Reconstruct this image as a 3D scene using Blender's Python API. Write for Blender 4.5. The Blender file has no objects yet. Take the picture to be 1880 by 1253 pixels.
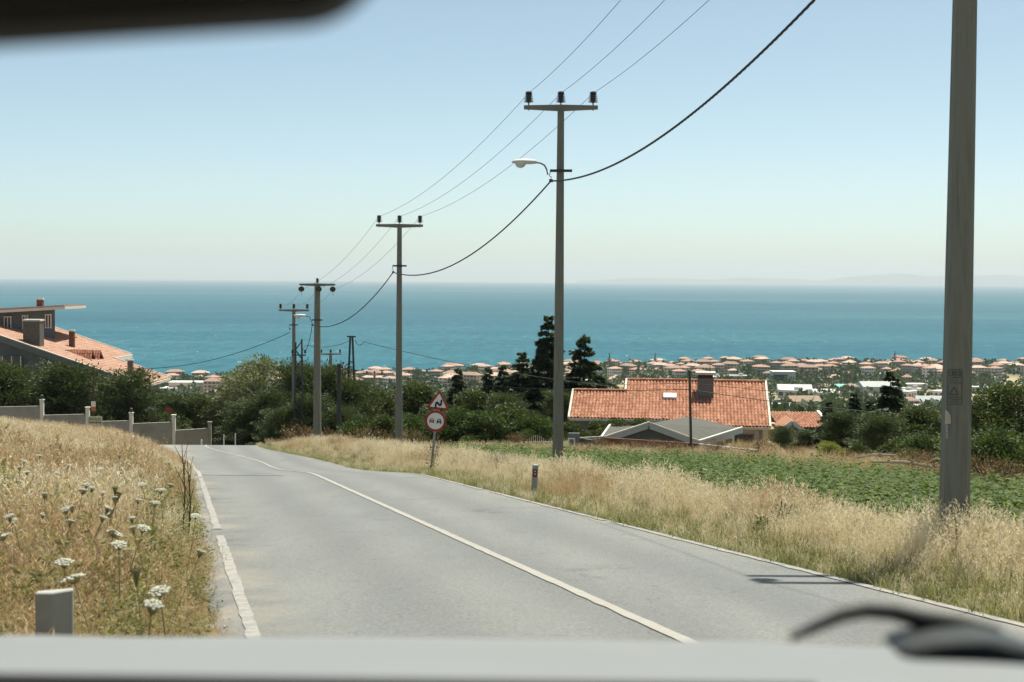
import bpy, bmesh, math, random
import numpy as np
from mathutils import Vector, Matrix, Euler

R = math.radians
random.seed(7)
rng = np.random.default_rng(11)
sc = bpy.context.scene
col = sc.collection

# ------------------------------------------------------------------ camera, sky, sun, exposure
cam_d = bpy.data.cameras.new("camera")
cam = bpy.data.objects.new("camera", cam_d)
col.objects.link(cam)
cam_d.lens = 50.0
cam_d.sensor_width = 36.0
cam_d.clip_start = 0.02
cam_d.clip_end = 120000.0
cam.matrix_world = (Matrix.Rotation(R(90 - 2.494), 4, 'X') @ Matrix.Rotation(R(0.40), 4, 'Z'))
cam_d.dof.use_dof = True
cam_d.dof.focus_distance = 42.0
cam_d.dof.aperture_fstop = 4.6
sc.camera = cam

HAZE = 4.2e-5
WINDSCREEN = (0.955, 0.965, 0.94)
SUN_EL, SUN_AZ = 70.0, 31.0          # azimuth measured from the view axis (+Y) towards +X
world = bpy.data.worlds.new("World")
sc.world = world
world.use_nodes = True
wn = world.node_tree
wn.nodes.clear()
sky = wn.nodes.new("ShaderNodeTexSky")
sky.sky_type = 'NISHITA'
sky.sun_disc = False
sky.sun_elevation = R(SUN_EL)
sky.sun_rotation = R(SUN_AZ)
sky.altitude = 100
sky.air_density = 0.5
sky.dust_density = 1.2
sky.ozone_density = 1.0
bg = wn.nodes.new("ShaderNodeBackground")
bg.inputs["Strength"].default_value = 0.11
wo = wn.nodes.new("ShaderNodeOutputWorld")
grade = wn.nodes.new("ShaderNodeMix")       # constant colour balance over the whole sky, turning down its blue
grade.data_type = 'RGBA'
grade.blend_type = 'MULTIPLY'
grade.inputs[0].default_value = 1.0
grade.inputs[7].default_value = (1.0, 1.0, 0.84, 1)
wn.links.new(sky.outputs[0], grade.inputs[6])
wn.links.new(grade.outputs[2], bg.inputs["Color"])
wn.links.new(bg.outputs[0], wo.inputs["Surface"])

sun_d = bpy.data.lights.new("sun", 'SUN')
sun_d.energy = 4.2
sun_d.angle = R(0.53)
sun_d.color = (1.0, 0.95, 0.87)
sun = bpy.data.objects.new("sun", sun_d)
col.objects.link(sun)
sv = Vector((math.sin(R(SUN_AZ)) * math.cos(R(SUN_EL)), math.cos(R(SUN_AZ)) * math.cos(R(SUN_EL)), math.sin(R(SUN_EL))))
sun.rotation_euler = sv.to_track_quat('Z', 'Y').to_euler()
sun.location = (20, -20, 60)

sc.render.engine = 'CYCLES'
sc.cycles.use_denoising = True
sc.cycles.max_bounces = 6
sc.cycles.diffuse_bounces = 3
sc.cycles.glossy_bounces = 2
sc.cycles.transmission_bounces = 3
sc.cycles.volume_bounces = 0
sc.cycles.transparent_max_bounces = 6
sc.view_settings.view_transform = 'Standard'
sc.view_settings.look = 'None'
sc.view_settings.exposure = 0.95
sc.view_settings.gamma = 1.0

# ------------------------------------------------------------------ pixel -> place, at a chosen distance
F = 1880 * 50 / 36.0
CR = cam.matrix_world.to_3x3()


def at(px, py, d):
    """the point at distance d (along +Y) that the photograph shows at this pixel"""
    v = CR @ Vector(((px - 940) / F, -(py - 626.5) / F, -1.0))
    return v * (d / v.y)


def lerp(a, b, t):
    return a + (b - a) * t


def sstep(a, b, x):
    t = min(max((x - a) / (b - a), 0.0), 1.0)
    return t * t * (3 - 2 * t)


# ------------------------------------------------------------------ helpers
def tag(o, label=None, cat=None, group=None, kind=None):
    if label: o["label"] = label
    if cat: o["category"] = cat
    if group: o["group"] = group
    if kind: o["kind"] = kind
    return o


def empty(name, loc, label=None, cat=None, group=None, rz=0.0):
    o = bpy.data.objects.new(name, None)
    col.objects.link(o)
    o.location = loc
    o.rotation_euler = (0, 0, rz)
    o.empty_display_size = 0.2
    tag(o, label, cat, group)
    return o


def link_mesh(name, me, parent=None):
    o = bpy.data.objects.new(name, me)
    col.objects.link(o)
    if parent is not None:
        o.parent = parent
    return o


def copy_tree(o, parent=None):
    c = o.copy()
    col.objects.link(c)
    c.parent = parent
    for ch in list(o.children):
        copy_tree(ch, c)
    return c


class MB:
    """collects shapes; build() links them as one mesh object"""

    def __init__(self):
        self.v, self.f, self.m = [], [], []

    def add(self, vs, fs, mi=0):
        o = len(self.v)
        self.v += [tuple(p) for p in vs]
        self.f += [tuple(i + o for i in f) for f in fs]
        self.m += [mi] * len(fs)
        return self

    def box(self, c, s, rz=0.0, mi=0, taper=1.0):
        cx, cy, cz = c
        hx, hy, hz = s[0] / 2, s[1] / 2, s[2] / 2
        cs, sn = math.cos(rz), math.sin(rz)
        vs = []
        for z, k in ((-hz, 1.0), (hz, taper)):
            for x, y in ((-hx, -hy), (hx, -hy), (hx, hy), (-hx, hy)):
                x, y = x * k, y * k
                vs.append((cx + x * cs - y * sn, cy + x * sn + y * cs, cz + z))
        return self.add(vs, [(0, 3, 2, 1), (4, 5, 6, 7), (0, 1, 5, 4), (1, 2, 6, 5), (2, 3, 7, 6), (3, 0, 4, 7)], mi)

    def bar(self, a, b, w, h=None, mi=0, up=(0, 0, 1), w2=None, h2=None):
        a, b = Vector(a), Vector(b)
        h = w if h is None else h
        w2 = w if w2 is None else w2
        h2 = h if h2 is None else h2
        d = (b - a).normalized()
        u = Vector(up)
        if abs(d.dot(u)) > 0.98:
            u = Vector((0, 1, 0))
        s = d.cross(u).normalized()
        u = s.cross(d).normalized()
        vs = []
        for p, ww, hh in ((a, w, h), (b, w2, h2)):
            for i, j in ((-1, -1), (1, -1), (1, 1), (-1, 1)):
                vs.append(p + s * (i * ww / 2) + u * (j * hh / 2))
        return self.add(vs, [(0, 1, 2, 3), (7, 6, 5, 4), (0, 4, 5, 1), (1, 5, 6, 2), (2, 6, 7, 3), (3, 7, 4, 0)], mi)

    def tube(self, pts, r, n=6, mi=0, cap=True):
        pts = [Vector(p) for p in pts]
        k = len(pts)
        rs = r if isinstance(r, (list, tuple)) else [r] * k
        vs, fs = [], []
        ref = Vector((0, 0, 1))
        for i, p in enumerate(pts):
            d = (pts[min(i + 1, k - 1)] - pts[max(i - 1, 0)]).normalized()
            rr = ref if abs(d.dot(ref)) < 0.95 else Vector((0, 1, 0))
            s = d.cross(rr).normalized()
            u = s.cross(d)
            for j in range(n):
                a = 2 * math.pi * j / n
                vs.append(p + (s * math.cos(a) + u * math.sin(a)) * rs[i])
        for i in range(k - 1):
            for j in range(n):
                a, b = i * n + j, i * n + (j + 1) % n
                fs.append((a, b, b + n, a + n))
        if cap:
            fs.append(tuple(range(n))[::-1])
            fs.append(tuple((k - 1) * n + j for j in range(n)))
        return self.add(vs, fs, mi)

    def lathe(self, c, prof, n=12, mi=0, axis=None):
        c = Vector(c)
        vs, fs = [], []
        q = Matrix.Identity(3) if axis is None else Vector(axis).to_track_quat('Z', 'Y').to_matrix()
        for r, z in prof:
            for j in range(n):
                a = 2 * math.pi * j / n
                vs.append(c + q @ Vector((r * math.cos(a), r * math.sin(a), z)))
        k = len(prof)
        for i in range(k - 1):
            for j in range(n):
                a, b = i * n + j, i * n + (j + 1) % n
                fs.append((a, b, b + n, a + n))
        fs.append(tuple(range(n))[::-1])
        fs.append(tuple((k - 1) * n + j for j in range(n)))
        return self.add(vs, fs, mi)

    def slab(self, poly, th, mi=0, d=None):
        """a polygon given thickness th along -d (default its normal)"""
        p = [Vector(q) for q in poly]
        nn = Vector((0, 0, 0))
        for i in range(len(p)):
            nn += p[i].cross(p[(i + 1) % len(p)])
        nn = nn.normalized() if d is None else Vector(d).normalized()
        k = len(p)
        vs = p + [q - nn * th for q in p]
        fs = [tuple(range(k)), tuple(range(2 * k - 1, k - 1, -1))]
        for i in range(k):
            j = (i + 1) % k
            fs.append((i, i + k, j + k, j))
        return self.add(vs, fs, mi)

    def build(self, name, mats, parent=None, smooth=False, bevel=0.0, loc=None):
        me = bpy.data.meshes.new(name)
        vs = self.v
        if loc is not None:
            L = Vector(loc)
            vs = [tuple(Vector(p) - L) for p in vs]
        me.from_pydata(vs, [], self.f)
        mats = mats if isinstance(mats, (list, tuple)) else [mats]
        for m in mats:
            me.materials.append(m)
        if len(mats) > 1:
            me.polygons.foreach_set("material_index", self.m)
        if smooth:
            me.polygons.foreach_set("use_smooth", [True] * len(me.polygons))
        me.update()
        bm = bmesh.new()
        bm.from_mesh(me)
        bmesh.ops.recalc_face_normals(bm, faces=bm.faces)
        if bevel > 0:
            bmesh.ops.bevel(bm, geom=list(bm.edges), offset=bevel, segments=1, affect='EDGES', profile=0.5)
        bm.to_mesh(me)
        bm.free()
        o = link_mesh(name, me, parent)
        if loc is not None:
            o.location = loc
        return o


def np_mesh(name, verts, faces4=None, faces3=None, mat=None, smooth=False):
    """fast mesh from numpy arrays of quads and / or triangles"""
    me = bpy.data.meshes.new(name)
    loops, starts, tot = [], [], 0
    n = 0
    parts = []
    if faces4 is not None and len(faces4):
        parts.append((np.asarray(faces4, np.int32).reshape(-1), 4, len(faces4)))
    if faces3 is not None and len(faces3):
        parts.append((np.asarray(faces3, np.int32).reshape(-1), 3, len(faces3)))
    li = np.concatenate([p[0] for p in parts])
    st = []
    off = 0
    for arr, k, cnt in parts:
        st.append(off + np.arange(cnt, dtype=np.int32) * k)
        off += cnt * k
    st = np.concatenate(st)
    me.vertices.add(len(verts))
    me.vertices.foreach_set("co", np.asarray(verts, np.float32).reshape(-1))
    me.loops.add(len(li))
    me.loops.foreach_set("vertex_index", li)
    me.polygons.add(len(st))
    me.polygons.foreach_set("loop_start", st.astype(np.int32))
    if smooth:
        me.polygons.foreach_set("use_smooth", np.ones(len(st), dtype=bool))
    me.update(calc_edges=True)
    me.validate()
    if mat is not None:
        for m in (mat if isinstance(mat, (list, tuple)) else [mat]):
            me.materials.append(m)
    return me


# ------------------------------------------------------------------ materials (all procedural)
def new_mat(name):
    m = bpy.data.materials.new(name)
    m.use_nodes = True
    nt = m.node_tree
    nt.nodes.clear()
    out = nt.nodes.new("ShaderNodeOutputMaterial")
    return m, nt, out


def N(nt, kind, **kw):
    n = nt.nodes.new(kind)
    for k, v in kw.items():
        if k in n.inputs.keys():
            n.inputs[k].default_value = v
        else:
            setattr(n, k, v)
    return n


def ramp(nt, stops):
    n = nt.nodes.new("ShaderNodeValToRGB")
    e = n.color_ramp.elements
    while len(e) < len(stops):
        e.new(0.5)
    for i, (p, c) in enumerate(stops):
        e[i].position = p
        e[i].color = (*c, 1.0) if len(c) == 3 else c
    return n


def surf(name, c1, c2=None, scale=5.0, rough=0.85, bump=0.0, bscale=None, c3=None, detail=5.0, spec=0.3, metal=0.0, stretch=None, bdist=0.01):
    """principled surface whose colour drifts between two or three tones, with fine relief"""
    m, nt, out = new_mat(name)
    b = N(nt, "ShaderNodeBsdfPrincipled")
    b.inputs["Roughness"].default_value = rough
    b.inputs["Metallic"].default_value = metal
    b.inputs["Specular IOR Level"].default_value = spec
    tc = N(nt, "ShaderNodeTexCoord")
    src = tc.outputs["Object"]
    if stretch:
        mp = N(nt, "ShaderNodeMapping")
        mp.inputs["Scale"].default_value = stretch
        nt.links.new(src, mp.inputs["Vector"])
        src = mp.outputs["Vector"]
    nz = N(nt, "ShaderNodeTexNoise", Scale=scale, Detail=detail, Roughness=0.62)
    nt.links.new(src, nz.inputs["Vector"])
    c2 = c2 or tuple(min(1, x * 1.12) for x in c1)
    st = [(0.3, c1), (0.7, c2)] if c3 is None else [(0.28, c1), (0.5, c2), (0.72, c3)]
    rp = ramp(nt, st)
    nt.links.new(nz.outputs["Fac"], rp.inputs["Fac"])
    nt.links.new(rp.outputs["Color"], b.inputs["Base Color"])
    if bump > 0:
        n2 = N(nt, "ShaderNodeTexNoise", Scale=bscale or scale * 6, Detail=4.0)
        nt.links.new(src, n2.inputs["Vector"])
        bp = N(nt, "ShaderNodeBump", Strength=bump, Distance=bdist)
        nt.links.new(n2.outputs["Fac"], bp.inputs["Height"])
        nt.links.new(bp.outputs["Normal"], b.inputs["Normal"])
    nt.links.new(b.outputs[0], out.inputs["Surface"])
    return m


def leaf_mat(name, stops, trans=0.25, per='island', rough=0.6, tint=(1.15, 1.25, 0.6)):
    """foliage: colour drifts from leaf to leaf (and from copy to copy), some light passes through"""
    m, nt, out = new_mat(name)
    b = N(nt, "ShaderNodeBsdfPrincipled")
    b.inputs["Roughness"].default_value = rough
    b.inputs["Specular IOR Level"].default_value = 0.25
    rp = ramp(nt, stops)
    g = N(nt, "ShaderNodeNewGeometry")
    oi = N(nt, "ShaderNodeObjectInfo")
    if per == 'island':
        a, wa, wb = g.outputs["Random Per Island"], 0.75, 0.25
    else:
        a, wa, wb = g.outputs["Random Per Island"], 0.35, 0.65
    m1 = N(nt, "ShaderNodeMath", operation='MULTIPLY')
    m1.inputs[1].default_value = wa
    nt.links.new(a, m1.inputs[0])
    m2 = N(nt, "ShaderNodeMath", operation='MULTIPLY_ADD')
    m2.inputs[1].default_value = wb
    nt.links.new(oi.outputs["Random"], m2.inputs[0])
    nt.links.new(m1.outputs[0], m2.inputs[2])
    nt.links.new(m2.outputs[0], rp.inputs["Fac"])
    nt.links.new(rp.outputs["Color"], b.inputs["Base Color"])
    t = N(nt, "ShaderNodeBsdfTranslucent")
    mx = N(nt, "ShaderNodeMix", data_type='RGBA', blend_type='MULTIPLY')
    mx.inputs[0].default_value = 1.0
    mx.inputs[7].default_value = (*tint, 1)
    nt.links.new(rp.outputs["Color"], mx.inputs[6])
    nt.links.new(mx.outputs[2], t.inputs["Color"])
    ms = N(nt, "ShaderNodeMixShader")
    ms.inputs[0].default_value = trans
    nt.links.new(b.outputs[0], ms.inputs[1])
    nt.links.new(t.outputs[0], ms.inputs[2])
    nt.links.new(ms.outputs[0], out.inputs["Surface"])
    return m


M = {}
M['concrete'] = surf("pole_concrete", (0.118, 0.125, 0.104), (0.205, 0.21, 0.175), 1.6, 0.9, 0.35, 40, stretch=(5, 5, 0.45), c3=(0.155, 0.16, 0.13), detail=8.0)
M['arm_concrete'] = surf("crossarm_concrete", (0.18, 0.18, 0.15), (0.24, 0.235, 0.19), 3, 0.9, 0.2, 40)
M['insul'] = surf("insulator_glaze", (0.018, 0.012, 0.010), (0.03, 0.02, 0.015), 8, 0.18, spec=0.6)
M['steel'] = surf("galvanised_steel", (0.22, 0.23, 0.23), (0.33, 0.34, 0.34), 9, 0.55, 0.1, metal=0.5)
M['darksteel'] = surf("dark_painted_steel", (0.035, 0.04, 0.038), (0.06, 0.065, 0.06), 6, 0.6)
M['cable'] = surf("black_cable", (0.012, 0.013, 0.014), (0.022, 0.022, 0.024), 3, 0.5)
M['wire'] = surf("bare_wire", (0.10, 0.105, 0.11), (0.14, 0.145, 0.15), 3, 0.45, metal=0.4)
M['lamp'] = surf("lamp_housing", (0.55, 0.55, 0.52), (0.66, 0.66, 0.62), 6, 0.45)
M['lampglass'] = surf("lamp_bowl", (0.55, 0.56, 0.50), (0.65, 0.65, 0.60), 6, 0.15, spec=0.5)
M['white'] = surf("white_render", (0.62, 0.61, 0.57), (0.72, 0.70, 0.66), 2.0, 0.9, 0.1)
M['cream'] = surf("cream_trim", (0.55, 0.50, 0.42), (0.66, 0.60, 0.51), 2.0, 0.85)
M['wallgrey'] = surf("grey_wall_render", (0.13, 0.145, 0.15), (0.18, 0.195, 0.195), 1.2, 0.92, 0.15)
M['wallblue'] = surf("blue_grey_wall", (0.12, 0.14, 0.155), (0.16, 0.185, 0.20), 1.0, 0.92, 0.1)
M['gardenwall'] = surf("garden_wall_concrete", (0.22, 0.22, 0.205), (0.31, 0.31, 0.29), 0.9, 0.93, 0.2, c3=(0.25, 0.25, 0.23))
M['fascia'] = surf("painted_fascia", (0.58, 0.56, 0.50), (0.70, 0.68, 0.62), 3, 0.7)
M['bluefascia'] = surf("pale_blue_fascia", (0.33, 0.40, 0.42), (0.42, 0.48, 0.50), 2, 0.8)
M['shingle'] = surf("grey_felt_roof", (0.075, 0.075, 0.066), (0.115, 0.113, 0.10), 1.5, 0.95, 0.4, 30, stretch=(1, 3, 1))
M['brick'] = surf("brown_brick_wall", (0.12, 0.06, 0.04), (0.19, 0.10, 0.07), 3.0, 0.95, 0.3)
M['stone'] = surf("chimney_stone", (0.075, 0.07, 0.058), (0.15, 0.14, 0.115), 3.5, 0.95, 0.6, 14, c3=(0.10, 0.095, 0.078), bdist=0.04)
M['glass'] = surf("window_glass", (0.03, 0.04, 0.05), (0.05, 0.06, 0.07), 2, 0.08, spec=0.6)
M['dark'] = surf("dark_opening", (0.03, 0.03, 0.03), (0.045, 0.045, 0.042), 2, 0.8)
M['signred'] = surf("sign_red", (0.30, 0.022, 0.022), (0.36, 0.035, 0.03), 12, 0.4)
M['signwhite'] = surf("sign_white", (0.70, 0.71, 0.68), (0.78, 0.78, 0.75), 8, 0.4)
M['signblack'] = surf("sign_black", (0.012, 0.012, 0.014), (0.02, 0.02, 0.022), 8, 0.45)
M['orange'] = surf("sign_orange", (0.45, 0.12, 0.03), (0.55, 0.16, 0.04), 8, 0.5)
M['reflred'] = surf("reflector_red", (0.14, 0.01, 0.012), (0.22, 0.02, 0.02), 60, 0.2, spec=0.7)
M['postgrey'] = surf("post_plastic", (0.24, 0.28, 0.27), (0.34, 0.37, 0.35), 8, 0.55)
M['paint'] = None
M['bark'] = surf("bark", (0.06, 0.045, 0.03), (0.12, 0.09, 0.065), 5, 0.95, 0.8, 18, stretch=(4, 4, 0.7), bdist=0.03)

# ------------------------------------------------------------------ lie of the land
TY = np.arange(-60, 200.01, 0.5)


def smooth(a, k):
    p = np.pad(a, (k, k), mode='edge')
    p[:k] = a[0] + (np.arange(-k, 0)) * (a[1] - a[0])
    p[-k:] = a[-1] + np.arange(1, k + 1) * (a[-1] - a[-2])
    ker = np.ones(2 * k + 1) / (2 * k + 1)
    return np.convolve(p, ker, mode='valid')


SL = 0.0963
ROAD_Z = smooth(np.interp(TY, [-60, 36, 40, 44, 48, 53, 62, 71, 78, 86, 95, 110, 200],
                          [-1.5 + 60 * SL, -1.5 - 36 * SL, -5.48, -6.00, -6.50, -7.06, -7.86, -8.62, -9.22, -10.4, -11.5, -13.2, -24]), 3)
ROAD_X = smooth(np.interp(TY, [-60, 57, 64, 71, 78, 86, 95, 110, 200],
                          [3.375 + 60 * .2344, -9.99, -12.4, -15.1, -17.0, -17.6, -16.4, -12.5, 12]), 8)
HL, HR = 2.98, 2.80          # road half widths left and right of the centre line


def road_x(y): return np.interp(y, TY, ROAD_X)
def road_z(y): return np.interp(y, TY, ROAD_Z)


def ss(a, b, x):
    t = np.clip((x - a) / (b - a), 0, 1)
    return t * t * (3 - 2 * t)


SEA_Z = -98.0
FAR_Y = [100, 160, 300, 500, 700, 900, 1100, 1300, 1500, 1640, 1700, 1760, 2400]
FAR_Z = [-11.13, -19, -34, -49.5, -61.5, -70.5, -78, -84.5, -90, -93.5, -96.0, -98.45, -98.6]


def coast(x, y):
    r = x / np.maximum(y, 1.0)
    return np.interp(r, [-.5, -.26, -.07, .06, .21, .36, .6], [1280, 1300, 1420, 1560, 1660, 1650, 1650])


def gz(x, y):
    x = np.asarray(x, float)
    y = np.asarray(y, float)
    plane = -1.5 - SL * y
    k = 1740.0 / coast(x, y)
    yy = y * (1 + (k - 1) * ss(120, 600, y))
    far = np.interp(yy, FAR_Y, FAR_Z)
    z = np.where(y < 100, plane, far)
    # gentle unevenness, growing away from the camera
    z = z + 0.10 * np.sin(x * .23 + 1.3) * np.sin(y * .19) * ss(6, 20, np.abs(x - road_x(np.clip(y, -60, 200)))) * (y < 400)
    z = z + ss(300, 600, y) * (1 - ss(1150, 1500, yy)) * 2.0 * np.sin(x * .011 + 2) * np.sin(y * .013)
    # the bank left of the road
    yc = np.clip(y, -60, 200)
    rx = road_x(yc)
    s = (rx - HL) - x
    z = z + np.clip(s, 0, 9) * 0.092 * (1 - ss(56, 80, y)) * (y > -60)
    z = z - 0.60 * ss(1.2, 5.2, x - (rx + HR)) * (y > -60) * (1 - ss(90, 130, y))
    z = z - 1.3 * ss(70, 84, y) * (1 - ss(130, 200, y)) * (x < rx + HR + 6)
    # the road's own trench
    d = np.maximum(x - (rx + HR), (rx - HL) - x)
    w = 1 - ss(0.25, 3.2, d)
    w = w * (1 - ss(150, 190, y))
    rz = road_z(yc) - 0.05
    z = z * (1 - w) + rz * w
    z = z - 0.10 * (1 - ss(-0.35, 0.0, d)) * (1 - ss(150, 190, y))
    z = z + ss(0.2, 1.5, d) * 0.05 * np.sin(x * 2.3 + y * 1.1) * np.sin(y * 1.7 - x) * (y < 110)
    return np.maximum(z, -98.6)


def gz1(x, y):
    return float(gz(np.array([x]), np.array([y]))[0])


def nonuni(a, b, fine0, fine1, step, grow=1.12):
    mid = list(np.arange(fine0, fine1 + 1e-6, step))
    lo, s, p = [], step, fine0
    while p > a:
        s *= grow
        p -= s
        lo.append(max(p, a))
    hi, s, p = [], step, fine1
    while p < b:
        s *= grow
        p += s
        hi.append(min(p, b))
    return np.array(lo[::-1] + mid + hi)


def grid_mesh(name, xs, ys, zf, mat, smooth_=True):
    X, Y = np.meshgrid(xs, ys)
    Z = zf(X.ravel(), Y.ravel())
    v = np.stack([X.ravel(), Y.ravel(), Z], 1)
    nx, ny = len(xs), len(ys)
    i = (np.arange(ny - 1)[:, None] * nx + np.arange(nx - 1)[None, :]).ravel()
    f = np.stack([i, i + 1, i + 1 + nx, i + nx], 1)
    return np_mesh(name, v, f, None, mat, smooth_)


# ground: dry soil and straw near, patchwork of fields, scrub and dust further out
def ground_material():
    m, nt, out = new_mat("dry_ground")
    b = N(nt, "ShaderNodeBsdfPrincipled", Roughness=0.95)
    b.inputs["Specular IOR Level"].default_value = 0.15
    tc = N(nt, "ShaderNodeTexCoord")
    n1 = N(nt, "ShaderNodeTexNoise", Scale=1.4, Detail=8.0, Roughness=0.7)
    nt.links.new(tc.outputs["Object"], n1.inputs["Vector"])
    near = ramp(nt, [(0.3, (0.12, 0.085, 0.045)), (0.5, (0.22, 0.165, 0.085)), (0.7, (0.15, 0.14, 0.06))])
    nt.links.new(n1.outputs["Fac"], near.inputs["Fac"])
    mp = N(nt, "ShaderNodeMapping")
    mp.inputs["Scale"].default_value = (0.006, 0.012, 0.0)
    nt.links.new(tc.outputs["Object"], mp.inputs["Vector"])
    n2 = N(nt, "ShaderNodeTexNoise", Scale=1.0, Detail=5.0, Roughness=0.6)
    nt.links.new(mp.outputs["Vector"], n2.inputs["Vector"])
    far = ramp(nt, [(0.30, (0.07, 0.10, 0.04)), (0.45, (0.13, 0.14, 0.07)), (0.54, (0.30, 0.25, 0.15)), (0.62, (0.36, 0.30, 0.20)), (0.7, (0.11, 0.13, 0.06))])
    nt.links.new(n2.outputs["Fac"], far.inputs["Fac"])
    sp = N(nt, "ShaderNodeSeparateXYZ")
    nt.links.new(tc.outputs["Object"], sp.inputs[0])
    mr = N(nt, "ShaderNodeMapRange")
    mr.inputs["From Min"].default_value = 110
    mr.inputs["From Max"].default_value = 260
    nt.links.new(sp.outputs["Y"], mr.inputs["Value"])
    mx = N(nt, "ShaderNodeMix", data_type='RGBA')
    nt.links.new(mr.outputs[0], mx.inputs[0])
    nt.links.new(near.outputs[0], mx.inputs[6])
    nt.links.new(far.outputs[0], mx.inputs[7])
    nt.links.new(mx.outputs[2], b.inputs["Base Color"])
    bp = N(nt, "ShaderNodeBump", Strength=0.6, Distance=0.05)
    n3 = N(nt, "ShaderNodeTexNoise", Scale=9.0, Detail=6.0)
    nt.links.new(tc.outputs["Object"], n3.inputs["Vector"])
    nt.links.new(n3.outputs["Fac"], bp.inputs["Height"])
    nt.links.new(bp.outputs[0], b.inputs["Normal"])
    nt.links.new(b.outputs[0], out.inputs["Surface"])
    return m


gx = nonuni(-2600, 2600, -34, 34, 0.8, 1.09)
gy = nonuni(-80, 2300, -6, 112, 0.8, 1.045)
ground = link_mesh("ground", grid_mesh("ground", gx, gy, gz, ground_material()))
tag(ground, "dry sloping ground falling from the road to the coast", "ground", kind="structure")


# ------------------------------------------------------------------ road and its markings
def asphalt():
    m, nt, out = new_mat("worn_asphalt")
    b = N(nt, "ShaderNodeBsdfPrincipled", Roughness=0.82)
    b.inputs["Specular IOR Level"].default_value = 0.35
    tc = N(nt, "ShaderNodeTexCoord")
    fine = N(nt, "ShaderNodeTexNoise", Scale=34.0, Detail=8.0, Roughness=0.85)
    nt.links.new(tc.outputs["Object"], fine.inputs["Vector"])
    c1 = ramp(nt, [(0.32, (0.085, 0.088, 0.087)), (0.5, (0.158, 0.162, 0.157)), (0.70, (0.27, 0.27, 0.26))])
    nt.links.new(fine.outputs["Fac"], c1.inputs["Fac"])
    mp = N(nt, "ShaderNodeMapping")
    mp.inputs["Rotation"].default_value = (0, 0, R(-13.2))
    mp.inputs["Scale"].default_value = (1.1, 0.16, 1)
    nt.links.new(tc.outputs["Object"], mp.inputs["Vector"])
    big = N(nt, "ShaderNodeTexNoise", Scale=1.0, Detail=6.0, Roughness=0.65)
    nt.links.new(mp.outputs["Vector"], big.inputs["Vector"])
    c2 = ramp(nt, [(0.3, (0.90, 0.91, 0.92)), (0.5, (1.0, 1.0, 0.99)), (0.72, (1.08, 1.07, 1.05))])
    nt.links.new(big.outputs["Fac"], c2.inputs["Fac"])
    mx = N(nt, "ShaderNodeMix", data_type='RGBA', blend_type='MULTIPLY')
    mx.inputs[0].default_value = 1.0
    nt.links.new(c1.outputs[0], mx.inputs[6])
    nt.links.new(c2.outputs[0], mx.inputs[7])
    # fine cracks
    vo = N(nt, "ShaderNodeTexVoronoi", feature='DISTANCE_TO_EDGE', Scale=0.55)
    wv = N(nt, "ShaderNodeTexNoise", Scale=1.2, Detail=5.0)
    nt.links.new(tc.outputs["Object"], wv.inputs["Vector"])
    ad = N(nt, "ShaderNodeMix", data_type='RGBA', blend_type='LINEAR_LIGHT')
    ad.inputs[0].default_value = 0.55
    nt.links.new(tc.outputs["Object"], ad.inputs[6])
    nt.links.new(wv.outputs["Color"], ad.inputs[7])
    nt.links.new(ad.outputs[2], vo.inputs["Vector"])
    cr = ramp(nt, [(0.0, (0.62, 0.62, 0.62)), (0.006, (1, 1, 1))])
    nt.links.new(vo.outputs["Distance"], cr.inputs["Fac"])
    mx2 = N(nt, "ShaderNodeMix", data_type='RGBA', blend_type='MULTIPLY')
    mx2.inputs[0].default_value = 0.6
    nt.links.new(mx.outputs[2], mx2.inputs[6])
    nt.links.new(cr.outputs[0], mx2.inputs[7])
    sp = N(nt, "ShaderNodeSeparateXYZ")
    nt.links.new(tc.outputs["Object"], sp.inputs[0])
    lat = N(nt, "ShaderNodeMath", operation='MULTIPLY_ADD')     # distance from the centre line
    lat.inputs[1].default_value = 0.2344
    nt.links.new(sp.outputs["Y"], lat.inputs[0])
    nt.links.new(sp.outputs["X"], lat.inputs[2])
    l2 = N(nt, "ShaderNodeMath", operation='SUBTRACT')
    l2.inputs[1].default_value = 3.375
    nt.links.new(lat.outputs[0], l2.inputs[0])
    k1 = N(nt, "ShaderNodeMath", operation='MULTIPLY')
    k1.inputs[1].default_value = 4.2
    nt.links.new(l2.outputs[0], k1.inputs[0])
    cs = N(nt, "ShaderNodeMath", operation='COSINE')
    nt.links.new(k1.outputs[0], cs.inputs[0])
    wob = N(nt, "ShaderNodeMath", operation='MULTIPLY')
    nt.links.new(cs.outputs[0], wob.inputs[0])
    nt.links.new(big.outputs["Fac"], wob.inputs[1])
    tr = ramp(nt, [(0.0, (1.07, 1.07, 1.06)), (1.0, (0.88, 0.885, 0.89))])
    mr = N(nt, "ShaderNodeMapRange")
    mr.inputs["From Min"].default_value = -.6
    mr.inputs["From Max"].default_value = .6
    nt.links.new(wob.outputs[0], mr.inputs["Value"])
    nt.links.new(mr.outputs[0], tr.inputs["Fac"])
    mx3 = N(nt, "ShaderNodeMix", data_type='RGBA', blend_type='MULTIPLY')
    mx3.inputs[0].default_value = 1.0
    nt.links.new(mx2.outputs[2], mx3.inputs[6])
    nt.links.new(tr.outputs[0], mx3.inputs[7])
    stn = N(nt, "ShaderNodeTexNoise", Scale=0.7, Detail=7.0, Roughness=0.75)
    nt.links.new(tc.outputs["Object"], stn.inputs["Vector"])
    sr = ramp(nt, [(0.30, (0.72, 0.72, 0.73)), (0.40, (1, 1, 1)), (0.62, (1, 1, 1)), (0.75, (1.12, 1.10, 1.05))])
    nt.links.new(stn.outputs["Fac"], sr.inputs["Fac"])
    mx4 = N(nt, "ShaderNodeMix", data_type='RGBA', blend_type='MULTIPLY')
    mx4.inputs[0].default_value = 1.0
    nt.links.new(mx3.outputs[2], mx4.inputs[6])
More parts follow.
